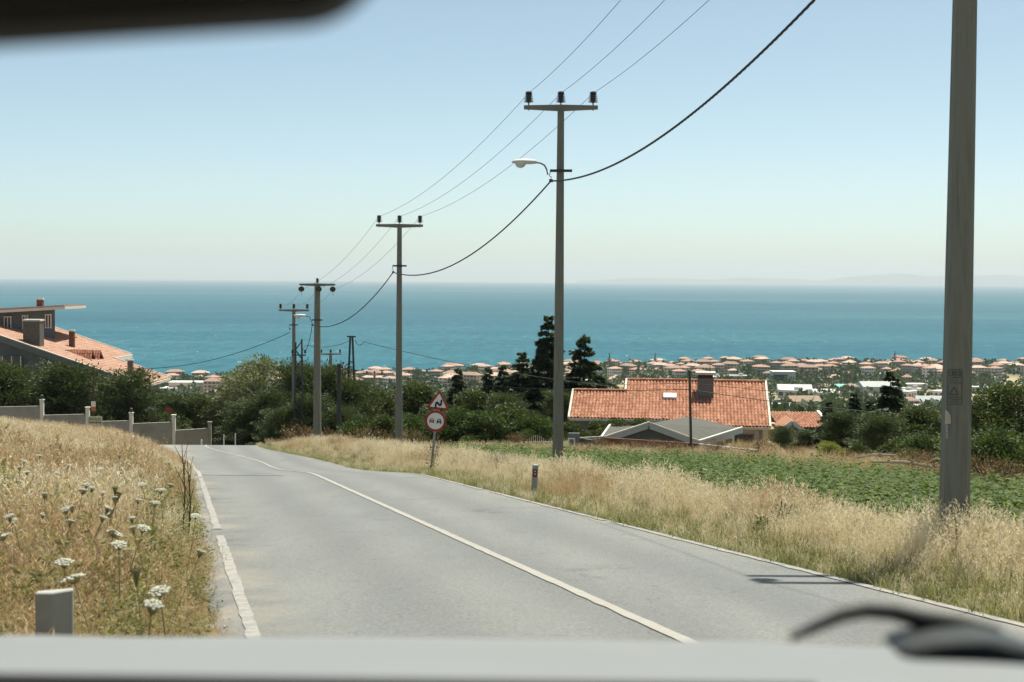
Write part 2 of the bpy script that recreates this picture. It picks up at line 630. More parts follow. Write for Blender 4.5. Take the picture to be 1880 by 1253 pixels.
    nt.links.new(sr.outputs[0], mx4.inputs[7])
    ab = N(nt, "ShaderNodeMath", operation='ABSOLUTE')
    nt.links.new(l2.outputs[0], ab.inputs[0])
    ed = N(nt, "ShaderNodeMapRange")
    ed.inputs["From Min"].default_value = 2.35
    ed.inputs["From Max"].default_value = 2.95
    nt.links.new(ab.outputs[0], ed.inputs["Value"])
    em = N(nt, "ShaderNodeMath", operation='MULTIPLY')
    nt.links.new(ed.outputs[0], em.inputs[0])
    er_ = ramp(nt, [(0.42, (0, 0, 0)), (0.62, (.75, .75, .75))])
    nt.links.new(stn.outputs["Fac"], er_.inputs["Fac"])
    nt.links.new(er_.outputs[0], em.inputs[1])
    mx5 = N(nt, "ShaderNodeMix", data_type='RGBA')
    mx5.inputs[7].default_value = (0.30, 0.265, 0.21, 1)
    nt.links.new(em.outputs[0], mx5.inputs[0])
    nt.links.new(mx4.outputs[2], mx5.inputs[6])
    nt.links.new(mx5.outputs[2], b.inputs["Base Color"])
    bp = N(nt, "ShaderNodeBump", Strength=0.5, Distance=0.012)
    nt.links.new(fine.outputs["Fac"], bp.inputs["Height"])
    nt.links.new(bp.outputs[0], b.inputs["Normal"])
    nt.links.new(b.outputs[0], out.inputs["Surface"])
    return m


def paint_mat(name, wear, c=(0.32, 0.298, 0.265)):
    """road paint worn through to the asphalt in scuffs"""
    m, nt, out = new_mat(name)
    b = N(nt, "ShaderNodeBsdfPrincipled", Roughness=0.8)
    tc = N(nt, "ShaderNodeTexCoord")
    n = N(nt, "ShaderNodeTexNoise", Scale=7.0, Detail=8.0, Roughness=0.8)
    nt.links.new(tc.outputs["Object"], n.inputs["Vector"])
    rp = ramp(nt, [(wear - 0.05, (0.20, 0.205, 0.20)), (wear + 0.02, tuple(x * .85 for x in c)), (wear + 0.25, c)])
    nt.links.new(n.outputs["Fac"], rp.inputs["Fac"])
    nt.links.new(rp.outputs[0], b.inputs["Base Color"])
    nt.links.new(b.outputs[0], out.inputs["Surface"])
    return m


def ribbon(name, ys, offs, lift, mat, jitter=0.0):
    """a strip along the road between two or more lateral offsets from the centre line"""
    ys = np.asarray(ys)
    k = len(offs)
    V = []
    for o in offs:
        x = road_x(ys) + o
        V.append(np.stack([x + (rng.normal(0, jitter, len(ys)) if jitter else 0), ys, road_z(ys) + lift], 1))
    v = np.stack(V, 1).reshape(-1, 3)
    n = len(ys)
    i = (np.arange(n - 1)[:, None] * k + np.arange(k - 1)[None, :]).ravel()
    f = np.stack([i, i + 1, i + 1 + k, i + k], 1)
    return np_mesh(name, v, f, None, mat, True)


yr = np.arange(-40, 128, 0.25)
edge_j = rng.normal(0, 0.035, len(yr))
offs = [-HL - .18, -HL - .02, -2.0, -1.0, 0, 1.0, 2.0, HR + .02, HR + .2]
rv = []
for q, o in enumerate(offs):
    x = road_x(yr) + o + (rng.normal(0, 0.05, len(yr)) if q in (0, len(offs) - 1) else 0)
    z = road_z(yr) - (0.06 if q in (0, len(offs) - 1) else 0.0)
    rv.append(np.stack([x, yr, z], 1))
rv = np.stack(rv, 1).reshape(-1, 3)
k = len(offs)
ii = (np.arange(len(yr) - 1)[:, None] * k + np.arange(k - 1)[None, :]).ravel()
road = link_mesh("road", np_mesh("road", rv, np.stack([ii, ii + 1, ii + 1 + k, ii + k], 1), None, asphalt(), True))
tag(road, "worn grey two lane asphalt road running downhill", "road", kind="structure")

pm = paint_mat("road_paint", 0.36)
pm_worn = paint_mat("road_paint_worn", 0.50, (0.34, 0.312, 0.272))
cl = link_mesh("centre_line", ribbon("centre_line", np.arange(-30, 115, .25), [-.055, .055], .008, pm, .004), road)
# left edge line: long dashes broken by worn gaps near the camera
for a, b_ in ((-12, 17.3), (18.25, 33), (33.25, 84)):
    link_mesh("edge_line", ribbon("edge_line", np.arange(round(a * 4) / 4, b_, .25), [-HL + .05, -HL + .15], .008, pm_worn if a < 30 else pm, .006), road)
for a, b_ in ((-12, 20), (20.2, 28), (28.6, 40), (41, 47.5), (52, 54.5), (66, 84)):
    link_mesh("edge_line", ribbon("edge_line", np.arange(round(a * 4) / 4, b_, .25), [HR - .12, HR - .03], .008, pm_worn, .008), road)
# a thin dark strip across the left lane at the brow
jm = MB()
for i in range(14):
    x0 = lerp(-7.9, -5.5, i / 14)
    x1 = lerp(-7.9, -5.5, (i + 1) / 14)
    y0, y1 = 34.2 + .05 * math.sin(i * 1.7), 34.2 + .05 * math.sin(i * 1.7 + 1.7)
    jm.add([(x0, y0, float(road_z(y0)) + .006), (x1, y1, float(road_z(y1)) + .006), (x1, y1 + .11, float(road_z(y1 + .11)) + .006), (x0, y0 + .11, float(road_z(y0 + .11)) + .006)], [(0, 1, 2, 3)])
jm.build("brow_strip", surf("dark_strip", (0.05, 0.052, 0.055), (0.08, 0.08, 0.082), 5, .8), road)

# gravel crumbs along the asphalt edges
gv, gf = [], []
for i in range(2600):
    y = 4 + 55 * random.random() ** 1.6
    side = random.choice((-1, 1))
    x = float(road_x(y)) + (-HL - abs(random.gauss(0, .18)) if side < 0 else HR + abs(random.gauss(0, .16)))
    r = random.uniform(.008, .028)
    z = gz1(x, y) + .02 if abs(x - road_x(y)) > HR + .25 else float(road_z(y)) - .01
    o = len(gv)
    q = [Vector((random.gauss(0, 1), random.gauss(0, 1), random.gauss(0, 1))).normalized() * r for _ in range(4)]
    gv += [(x + p.x, y + p.y, z + p.z * .7) for p in q]
    gf += [(o, o + 1, o + 2), (o, o + 2, o + 3), (o, o + 3, o + 1), (o + 1, o + 3, o + 2)]
g_ = link_mesh("gravel", np_mesh("gravel", gv, None, gf, surf("gravel", (.22, .2, .17), (.4, .37, .32), 3, .95)))
tag(g_, "loose pale gravel crumbs along both road edges", "gravel", kind="stuff")


# ------------------------------------------------------------------ sea
def sea_mat():
    m, nt, out = new_mat("sea_water")
    b = N(nt, "ShaderNodeBsdfPrincipled", Roughness=0.4)
    b.inputs["IOR"].default_value = 1.2
    b.inputs["Specular IOR Level"].default_value = 0.12
    tc = N(nt, "ShaderNodeTexCoord")
    # wide slicks and wind bands; the pale tones also paint in sun glare
    mp = N(nt, "ShaderNodeMapping")
    mp.inputs["Scale"].default_value = (0.00028, 0.0011, 1)
    mp.inputs["Rotation"].default_value = (0, 0, R(6))
    nt.links.new(tc.outputs["Object"], mp.inputs["Vector"])
    band = N(nt, "ShaderNodeTexNoise", Scale=1.0, Detail=7.0, Roughness=0.6)
    nt.links.new(mp.outputs["Vector"], band.inputs["Vector"])
    rp = ramp(nt, [(0.34, (0.003, 0.066, 0.098)), (0.5, (0.005, 0.084, 0.118)), (0.66, (0.026, 0.122, 0.150))])
    nt.links.new(band.outputs["Fac"], rp.inputs["Fac"])
    # chop: short streaks that mottle the colour
    mp2 = N(nt, "ShaderNodeMapping")
    mp2.inputs["Scale"].default_value = (0.05, 0.017, 1)
    nt.links.new(tc.outputs["Object"], mp2.inputs["Vector"])
    chop = N(nt, "ShaderNodeTexNoise", Scale=1.0, Detail=6.0, Roughness=0.7)
    nt.links.new(mp2.outputs["Vector"], chop.inputs["Vector"])
    cc = ramp(nt, [(0.3, (0.55, 0.64, 0.70)), (0.5, (1, 1, 1)), (0.7, (1.9, 1.5, 1.38))])
    nt.links.new(chop.outputs["Fac"], cc.inputs["Fac"])
    mx = N(nt, "ShaderNodeMix", data_type='RGBA', blend_type='MULTIPLY')
    mx.inputs[0].default_value = 1.0
    nt.links.new(rp.outputs[0], mx.inputs[6])
    nt.links.new(cc.outputs[0], mx.inputs[7])
    # whitecaps
    mp3 = N(nt, "ShaderNodeMapping")
    mp3.inputs["Scale"].default_value = (0.11, 0.035, 1)
    nt.links.new(tc.outputs["Object"], mp3.inputs["Vector"])
    wc = N(nt, "ShaderNodeTexNoise", Scale=1.0, Detail=3.0, Roughness=0.6)
    nt.links.new(mp3.outputs["Vector"], wc.inputs["Vector"])
    wr = ramp(nt, [(0.675, (0, 0, 0)), (0.74, (1, 1, 1))])
    nt.links.new(wc.outputs["Fac"], wr.inputs["Fac"])
    mx2 = N(nt, "ShaderNodeMix", data_type='RGBA')
    mx2.inputs[7].default_value = (0.55, 0.60, 0.60, 1)
    nt.links.new(wr.outputs[0], mx2.inputs[0])
    nt.links.new(mx.outputs[2], mx2.inputs[6])
    nt.links.new(mx2.outputs[2], b.inputs["Base Color"])
    bp = N(nt, "ShaderNodeBump", Strength=0.9, Distance=1.6)
    nt.links.new(chop.outputs["Fac"], bp.inputs["Height"])
    nt.links.new(bp.outputs[0], b.inputs["Normal"])
    nt.links.new(b.outputs[0], out.inputs["Surface"])
    return m


sx = np.array([-42000, -20000, -9000, -4000, -1500, 0, 1500, 4000, 9000, 20000, 42000.])
sy = np.array([1150, 1500, 2000, 3000, 5000, 8000, 13000, 20000, 30000, 44000.])
sea = link_mesh("sea", grid_mesh("sea", sx, sy, lambda x, y: np.full(len(x), SEA_Z), sea_mat()))
tag(sea, "blue green sea with scattered whitecaps out to the horizon", "sea", kind="structure")

# far shore: low hills, all but lost in the haze
hx = np.linspace(2000, 22000, 120)
prof = 40 + 330 * np.clip(np.sin((hx - 2000) / 20000 * math.pi), 0, 1) ** .8 * (0.65 + .25 * np.sin(hx / 1700) + .14 * np.sin(hx / 610 + 2) + .06 * np.sin(hx / 260))
hv, hf = [], []
for i, (x, h) in enumerate(zip(hx, prof)):
    hv += [(x, 41500, SEA_Z - .5), (x, 42400, SEA_Z + h * .55), (x, 43200, SEA_Z + h), (x, 43900, SEA_Z - .5)]
    if i:
        for j in range(3):
            hf.append((4 * i - 4 + j, 4 * i + j, 4 * i + 1 + j, 4 * i - 3 + j))
hills = link_mesh("hills", np_mesh("hills", hv, hf, None, surf("far_hills", (.06, .07, .04), (.12, .11, .07), .002, .95), True))
tag(hills, "faint far hills across the water", "hills", kind="structure")

# ------------------------------------------------------------------ haze: one even box of air round everything
hz = MB().box((0, 21500, 145), (88000, 47000, 490))
hm, hnt, hout = new_mat("haze_air")
pv = N(hnt, "ShaderNodeVolumePrincipled")
pv.inputs["Color"].default_value = (0.86, 0.95, 1.0, 1)
pv.inputs["Density"].default_value = HAZE
pv.inputs["Anisotropy"].default_value = 0.2
hnt.links.new(pv.outputs[0], hout.inputs["Volume"])
haze = hz.build("haze", hm)
tag(haze, "thin pale sea haze in the air", "haze", kind="stuff")

# ------------------------------------------------------------------ vegetation library
def leaves(P, D, L, W, nrm=None, bend=0.0):
    """one kite-shaped leaf per row: base point P, direction D (unit), length L, width W. Returns verts, quads"""
    n = len(P)
    D = D / np.maximum(np.linalg.norm(D, axis=1, keepdims=True), 1e-6)
    r = rng.normal(size=(n, 3)) if nrm is None else nrm
    S = np.cross(D, r)
    S = S / np.maximum(np.linalg.norm(S, axis=1, keepdims=True), 1e-6)
    L = np.broadcast_to(np.asarray(L, float).reshape(-1, 1), (n, 1))
    W = np.broadcast_to(np.asarray(W, float).reshape(-1, 1), (n, 1))
    mid = P + D * L * .5
    if bend:
        mid = mid + np.cross(S, D) * L * bend
    v = np.stack([P, mid + S * W * .5, P + D * L, mid - S * W * .5], 1).reshape(-1, 3)
    i = np.arange(n)[:, None] * 4
    return v, np.concatenate([i, i + 1, i + 2, i + 3], 1)


def rdir(n):
    d = rng.normal(size=(n, 3))
    return d / np.linalg.norm(d, axis=1, keepdims=True)


def tube_np(mb, pts, r0, r1, n=5):
    k = len(pts)
    mb.tube(pts, [lerp(r0, r1, i / (k - 1)) for i in range(k)], n)


def join(vs, fs):
    off, V, Fq = 0, [], []
    for v, f in zip(vs, fs):
        V.append(v)
        Fq.append(f + off)
        off += len(v)
    return np.concatenate(V), np.concatenate(Fq)


def conifer(h, rad, seed, droop=.25, levels=17, dens=1.0, leaf=.16, thin=1.0, mat=None):
    """cedar / spruce: whorls of spreading boughs, each a flat spray of short needles"""
    global rng
    keep, rng = rng, np.random.default_rng(seed)
    vs, fs = [], []
    mb = MB()
    mb.tube([(0, 0, -.6), (0.02, 0, h * .3), (0, .03, h * .7), (0, 0, h * .97)], [h * .022, h * .018, h * .009, .012], 7)
    for lv in range(levels):
        t = (lv + .5) / levels
        z = h * (.06 + .93 * t)
        rr = rad * ((1 - t) ** .85) * (1 + rng.normal(0, .10)) + .12
        nb = max(4, int(round((7 - 3 * t))))
        a0 = rng.uniform(0, 6.28)
        for b in range(nb):
            if rng.random() < .10: continue
            a = a0 + b * 6.283 / nb + rng.normal(0, .22)
            ln = rr * rng.uniform(.62, 1.12)
            z0 = z + rng.normal(0, h * .018)
            dr = droop * rng.uniform(.5, 1.4)
            ca, sa = math.cos(a), math.sin(a)
            rise = .18 if t < .8 else .45
            def pt(s): return np.stack([ca * ln * s, sa * ln * s, z0 + ln * (rise * s - (dr + rise * .6) * s * s)], -1)
            sp = [tuple(pt(np.array(q))) for q in (0, .35, .7, .95)]
            mb.tube(sp, [.035 * ln / 2 + .008, .022 * ln / 2 + .006, .012, .006], 4, cap=False)
            m = int((38 + 70 * ln) * dens)
            s = rng.uniform(.12, 1.0, m) ** .8
            P = pt(s)
            side = rng.normal(0, 1, m) * ln * .20 * (1.05 - s * .75) * thin
            P = P + np.stack([-sa * side, ca * side, -np.abs(side) * .25 + rng.normal(0, .05, m)], -1)
            D = np.stack([ca - sa * np.sign(side) * .9, sa + ca * np.sign(side) * .9, rng.normal(-.05, .45, m)], -1)
            v, f = leaves(P, D, rng.uniform(.7, 1.5, m) * leaf, leaf * rng.uniform(.35, .6, m), nrm=np.stack([rng.normal(0, .5, m), rng.normal(0, .5, m), np.ones(m)], -1))
            vs.append(v); fs.append(f)
    m = 30
    P = np.stack([rng.normal(0, .05, m), rng.normal(0, .05, m), rng.uniform(h * .93, h, m)], -1)
    v, f = leaves(P, np.stack([rng.normal(0, .6, m), rng.normal(0, .6, m), np.ones(m)], -1), leaf, leaf * .4)
    vs.append(v); fs.append(f)
    V, Q = join(vs, fs)
    rng = keep
    return np_mesh("crown", V, Q, None, mat), mb


def clumpy(h, rad, seed, kind, mat, n_clump=46, per=260, leaf=.16, zlo=.15, shape=1.0, asp=.42, up=.25, clump=.24, trunk=.03):
    """broadleaf or cypress: limbs carrying many leafy clumps with gaps between them"""
    global rng
    keep, rng = rng, np.random.default_rng(seed)
    mb = MB()
    mb.tube([(0, 0, -.6), (.03 * h, 0, h * .25), (.01 * h, .02 * h, h * .55)], [h * trunk, h * trunk * .8, h * trunk * .5], 7)
    vs, fs = [], []
    for c in range(n_clump):
        t = (c + .5) / n_clump
        z = h * (zlo + (1 - zlo) * .93 * t)
        env = math.sin(math.pi * min(1, (.18 + .82 * t)) ** shape) ** .6 if kind != 'cypress' else (1 - t * .80) ** .75
        a = c * 2.39996 + rng.normal(0, .3)
        rr = rad * env * math.sqrt(rng.uniform(.10, 1.0)) * rng.uniform(.85, 1.08)
        cp = np.array([math.cos(a) * rr, math.sin(a) * rr, z + rng.normal(0, h * .02)])
        r0 = rad * clump * rng.uniform(.65, 1.35)
        bz = max(h * .12, z - h * .22)
        mb.tube([(0, 0, bz), tuple(np.array([cp[0] * .45, cp[1] * .45, lerp(bz, cp[2], .6)])), tuple(cp)], [h * .011, h * .007, .008], 4, cap=False)
        m = int(per * rng.uniform(.7, 1.3))
        d = rdir(m)
        rad_ = rng.random(m) ** .45
        out = np.array([math.cos(a), math.sin(a), up + .1])
        out /= np.linalg.norm(out)
        q = d * rad_[:, None] * r0
        if kind == 'cypress':
            q = q * np.array([1.25, 1.25, .48]) + out[None, :] * ((d @ out) * rad_ * r0 * .55)[:, None]
            # upswept wisps
            q[:, 2] += rng.random(m) ** 4 * r0 * .7 * (1 if c > n_clump * .75 else .35)
        else:
            q = q * np.array([1.15, 1.15, .82])
        P = cp + q
        D = d * .8 + out[None, :] * .5 + np.array([0, 0, up])[None, :] + rng.normal(0, .35, (m, 3))
        v, f = leaves(P, D, leaf * rng.uniform(.6, 1.4, m), leaf * asp * rng.uniform(.7, 1.3, m), bend=.08)
        vs.append(v); fs.append(f)
    V, Q = join(vs, fs)
    rng = keep
    return np_mesh("crown", V, Q, None, mat), mb


L_con = leaf_mat("conifer_needles", [(0, (0.036, 0.060, 0.032)), (.5, (0.066, 0.098, 0.05)), (1, (0.12, 0.15, 0.075))], .2)
L_cyp = leaf_mat("cypress_foliage", [(0, (0.040, 0.056, 0.026)), (.5, (0.075, 0.098, 0.044)), (1, (0.14, 0.16, 0.075))], .2)
L_brd = leaf_mat("broad_leaves", [(0, (0.042, 0.058, 0.020)), (.5, (0.078, 0.100, 0.035)), (1, (0.135, 0.155, 0.065))], .25)
L_olv = leaf_mat("silvery_leaves", [(0, (0.10, 0.115, 0.055)), (.5, (0.17, 0.185, 0.10)), (1, (0.26, 0.26, 0.15))], .25)
L_bsh = leaf_mat("shrub_leaves", [(0, (0.035, 0.060, 0.020)), (.5, (0.065, 0.10, 0.032)), (1, (0.12, 0.16, 0.06))], .22)
L_dry = leaf_mat("dry_weed_leaves", [(0, (0.12, 0.075, 0.038)), (.5, (0.21, 0.14, 0.07)), (1, (0.32, 0.235, 0.13))], .2, tint=(1.1, 1.0, .8))
L_ylw = leaf_mat("yellow_green_leaves", [(0, (0.17, 0.18, 0.05)), (.5, (0.27, 0.28, 0.085)), (1, (0.36, 0.36, 0.14))], .25)

SPEC = {
    'cedar_a': conifer(10, 4.1, 21, .16, 19, 3.0, .32, mat=L_con),
    'cedar_b': conifer(10, 3.2, 22, .24, 22, 3.0, .31, mat=L_con),
    'spruce': conifer(10, 3.1, 23, .28, 20, 2.8, .31, mat=L_con),
    'cypress_a': clumpy(8, 3.2, 31, 'cypress', L_cyp, 60, 300, .26, .04, asp=.34, up=.5, clump=.26),
    'cypress_b': clumpy(8, 2.7, 32, 'cypress', L_cyp, 56, 300, .24, .05, asp=.34, up=.6, clump=.27),
    'cypress_c': clumpy(8, 3.6, 33, 'cypress', L_cyp, 64, 300, .28, .03, asp=.34, up=.4, clump=.25),
    'olive': clumpy(8, 3.1, 41, 'broad', L_olv, 58, 170, .24, .25, asp=.34, up=.2, clump=.21),
    'broad': clumpy(8, 3.4, 42, 'broad', L_brd, 60, 210, .26, .10, asp=.55, up=.1, clump=.22),
    'bush_a': clumpy(3, 1.9, 51, 'broad', L_bsh, 34, 250, .17, .04, asp=.5, up=.3, clump=.30, trunk=.025),
    'bush_b': clumpy(3, 1.7, 52, 'broad', L_brd, 34, 210, .19, .04, asp=.6, up=.2, clump=.30, trunk=.025),
    'dry_bush': clumpy(2, 1.3, 53, 'broad', L_dry, 26, 70, .14, .03, asp=.2, up=.9, clump=.30, trunk=.012),
    'yellow_bush': clumpy(2, 1.2, 54, 'broad', L_ylw, 26, 170, .15, .03, asp=.5, up=.4, clump=.30, trunk=.02),
}
SPEC_H = {'cedar_a': 10, 'cedar_b': 10, 'spruce': 10, 'cypress_a': 8, 'cypress_b': 8, 'cypress_c': 8, 'olive': 8, 'broad': 8,
          'bush_a': 3, 'bush_b': 3, 'dry_bush': 2, 'yellow_bush': 2}
TRUNK = {}
for kk, (cm, mb) in SPEC.items():
    me = bpy.data.meshes.new("trunk")
    me.from_pydata(mb.v, [], mb.f)
    me.materials.append(M['bark'])
    me.polygons.foreach_set("use_smooth", [True] * len(me.polygons))
    TRUNK[kk] = me


def plant(kind, name, px, d, top, label, cat, group=None, wid=1.0, base=None, rz=None, bush=False):
    """stand a tree at distance d on column px so that its top reaches row `top` of the photograph"""
    g = at(px, 600, d)
    z0 = gz1(g.x, d)
    zt = at(px, top, d).z
    hgt = max(zt - z0, .4)
    k = hgt / SPEC_H[kind]
    o = empty(name, (g.x, d, z0), label, cat, group, random.uniform(0, 6.28) if rz is None else rz)
    kw = 1.3 if kind.startswith(('cyp', 'broad', 'olive')) else 1.1
    o.scale = (k * wid * kw, k * wid * kw, k)
    link_mesh("crown" if not bush else "foliage", SPEC[kind][0], o)
    link_mesh("trunk" if not bush else "stem", TRUNK[kind], o)
    return o


# --- trees behind the garden wall, in front of the left house
T = "trees behind the concrete garden wall"
plant('cypress_a', 'cypress_tree', 6, 101, 662, "dark cypress at the far left edge below the grey house", "tree", T, 1.0)
plant('cypress_c', 'cypress_tree', 116, 103, 668, "broad dark cypress in front of the orange roofed house's stone chimney", "tree", T, 1.05)
plant('cypress_b', 'cypress_tree', 62, 106, 690, "low dark cypress squeezed between two broader ones under the grey house", "tree", T, 1.1)
plant('cypress_c', 'cypress_tree', 238, 105, 681, "broad dark cypress covering the lowest corner of the orange roof", "tree", T, 1.0)
plant('cypress_b', 'cypress_tree', 182, 108, 692, "dark cypress behind the small white and orange sign post", "tree", T, 1.1)
plant('cypress_a', 'cypress_tree', 318, 114, 722, "low cypress just right of the house, below the far shore roofs", "tree", T, 1.15)
plant('cypress_c', 'cypress_tree', 372, 114, 724, "low dark cypress behind the last fence post", "tree", T, 1.2)
plant('cypress_b', 'cypress_tree', 415, 112, 731, "low dark cypress right of the last fence post", "tree", T, 1.15)
plant('olive', 'silver_tree', 478, 112, 657, "pale silvery green tree with airy crown against the sea", "tree", None, 1.0)
T = "dense dark trees beyond the road's bend"
plant('cypress_c', 'cypress_tree', 452, 99, 738, "dark low cypress under the pale silvery tree", "tree", T, 1.25)
plant('cypress_b', 'cypress_tree', 495, 98, 715, "dark cypress left of the lattice mast", "tree", T, 1.15)
plant('cypress_a', 'cypress_tree', 545, 101, 664, "tall dark cypress around the foot of the lattice mast", "tree", T, .9)
plant('cypress_b', 'cypress_tree', 604, 101, 668, "tall dark cypress just right of the pole with slung insulators", "tree", T, .95)
plant('cypress_a', 'cypress_tree', 642, 100, 692, "dark cypress at the foot of the A shaped mast", "tree", T, .95)
plant('cypress_c', 'cypress_tree', 572, 95, 724, "lower dark cypress behind the pole with slung insulators", "tree", T, 1.0)
plant('cypress_c', 'cypress_tree', 520, 95, 748, "rounded dark cypress at the inside of the road's bend", "tree", T, 1.2)
plant('cypress_b', 'cypress_tree', 628, 94, 745, "small dark cypress beside the dark post", "tree", T, 1.2)
plant('broad', 'leafy_tree', 690, 102, 713, "light green leafy tree left of the third concrete pole", "tree", None, .95)
plant('broad', 'leafy_tree', 765, 106, 700, "light green leafy tree right of the third concrete pole", "tree", None, 1.05)
T = "young conifers left of the tall cedars"
plant('spruce', 'conifer_tree', 842, 104, 678, "slim young conifer right above the bend warning sign", "tree", T, .95)
plant('spruce', 'conifer_tree', 898, 108, 676, "one of two slim conifer tips before the far roofs, the left one", "tree", T, .9)
plant('spruce', 'conifer_tree', 924, 107, 672, "one of two slim conifer tips before the far roofs, the right one", "tree", T, .9)
plant('cedar_b', 'conifer_tree', 959, 104, 649, "mid sized dark conifer left of the tall cedar", "tree", T, 1.1)
plant('cedar_b', 'cedar_tree', 1007, 103, 583, "tallest dark cedar half hidden by the second concrete pole", "tree", None, .85)
plant('cedar_a', 'cedar_tree', 1073, 101, 617, "wide tiered dark cedar left of the tiled house", "tree", None, .92)
plant('broad', 'leafy_tree', 872, 100, 715, "dull green leafy tree in the row beneath the slim conifers", "tree", None, 1.1)
plant('cypress_b', 'cypress_tree', 928, 99, 720, "dark dense tree beneath the two slim conifer tips", "tree", None, 1.1)
plant('cypress_a', 'cypress_tree', 1030, 99, 716, "dark dense tree at the feet of the two cedars", "tree", None, 1.0)
# shrubs along the far edge of the verge and field
S_ = "green shrubs between the bend sign and the tiled house"
for i, (px, d, top, kd, w, lb) in enumerate((
        (668, 86, 772, 'bush_a', 1.0, "round green shrub behind the fourth and third poles, leftmost of the row"),
        (706, 84, 766, 'bush_b', 1.0, "green shrub just left of the third pole's foot"),
        (752, 86, 762, 'bush_a', 1.1, "green shrub just right of the third pole"),
        (792, 88, 758, 'bush_b', 1.1, "green shrub directly behind the round no overtaking sign"),
        (842, 88, 752, 'bush_a', 1.2, "green shrub right of the two road signs"),
        (890, 87, 756, 'bush_a', 1.2, "wide green shrub midway between signs and second pole"),
        (936, 88, 748, 'bush_b', 1.2, "leafy lighter shrub left of the garden gate"),
        (982, 87, 764, 'bush_a', 1.2, "dark green shrub behind the white garden gate"),
        (1010, 89, 770, 'bush_a', 1.0, "green shrub touching the second pole's left side"),
        (1050, 88, 778, 'bush_b', .9, "small leafy shrub right of the second pole by the house corner"))):
    plant(kd, 'shrub', px, d, top, lb, "shrub", S_, w, bush=True)
for px, d, top, lb in ((1100, 91, 776, "leafy vine bush under the tiled house's left eave"), (1132, 90, 772, "leafy bush right of the tiled house's corner pillar"), (1180, 92, 772, "leafy bush behind the grey roof's gable")):
    plant('bush_b', 'shrub', px, d, top, lb, "shrub", None, 1.0, bush=True)
# right-hand group
T = "dark conifers right of the tiled house"
plant('cedar_b', 'conifer_tree', 1637, 74, 684, "tallest slim conifer right of the tiled house", "tree", T, 1.1)
plant('spruce', 'conifer_tree', 1572, 78, 722, "shorter dark conifer left of the tallest slim one", "tree", T, 1.0)
plant('spruce', 'conifer_tree', 1600, 76, 736, "small conifer tucked between two taller ones", "tree", T, 1.0)
plant('spruce', 'conifer_tree', 1524, 79, 738, "small lighter conifer nearest the orange roofed cottage", "tree", T, 1.1)
plant('cypress_a', 'cypress_tree', 1548, 74, 756, "low dense cypress below the small conifers", "tree", None, 1.2)
plant('cypress_c', 'cypress_tree', 1622, 68, 760, "low dense cypress under the tallest slim conifer", "tree", None, 1.2)
plant('broad', 'leafy_tree', 1690, 70, 746, "brownish green leafy tree just left of the nearest pole", "tree", None, 1.35)
plant('broad', 'leafy_tree', 1850, 50, 703, "large dark leafy tree at the right edge of the picture", "tree", None, 1.0)
plant('broad', 'leafy_tree', 1795, 56, 742, "lower leafy tree just right of the nearest pole", "tree", None, 1.1)
plant('cypress_b', 'cypress_tree', 1440, 84, 782, "dark bush like cypress in front of the orange roofed cottage", "tree", None, 1.3)
plant('cypress_c', 'cypress_tree', 1490, 82, 790, "low dark cypress right of the cottage gable", "tree", None, 1.4)
plant('bush_a', 'shrub', 1700, 58, 800, "dark green shrub left of the nearest pole at the field's end", "shrub", None, 1.4, bush=True)
plant('bush_a', 'shrub', 1835, 44, 792, "dark green shrub beneath the large leafy tree at right", "shrub", None, 1.3, bush=True)
plant('bush_b', 'shrub', 1655, 60, 808, "low green shrub at the end of the green crop", "shrub", None, 1.4, bush=True)
plant('yellow_bush', 'yellow_shrub', 1527, 63, 813, "small yellow green shrub beyond the crop field", "shrub", None, 1.1, bush=True)
plant('bush_b', 'shrub', 1578, 64, 816, "low green shrub right of the yellow green one", "shrub", None, 1.2, bush=True)
D_ = "dry reddish weeds along the field edge"
for px, d, top in ((1105, 74, 806), (1160, 72, 808), (1205, 70, 808), (1240, 69, 810), (1320, 68, 806), (950, 80, 797), (755, 74, 790), (720, 72, 800), (548, 82, 783), (592, 84, 790), (668, 82, 788),
                   (1460, 62, 822), (1560, 57, 826), (1680, 50, 826), (1720, 47, 830), (1800, 41, 838), (1860, 38, 846), (1395, 65, 806)):
    plant('dry_bush', 'dry_weed', px, d, top, "rust brown dry weed " + ("beside the fourth pole's foot" if px < 600 else "left of the third pole's foot" if px < 725 else "right of the third pole's foot" if px < 800 else "left of the garden gate" if px < 1000 else "in front of the outbuilding's gable" if px < 1230 else "near the steel post's foot" if px < 1350 else "at the tiled house's right corner" if px < 1420 else "below the cottage gable" if px < 1500 else "beside the fallen branches" if px < 1620 else "just left of the nearest pole" if px < 1740 else "right of the nearest pole under the leafy tree"), "weed", D_, 1.3, bush=True)
plant('dry_bush', 'dry_weed', 14, 106, 715, "rust brown bush behind the garden wall at the far left", "weed", None, 1.3, bush=True)


# ------------------------------------------------------------------ grasses, crop and wild flowers
lib = bpy.data.collections.new("plant_library")


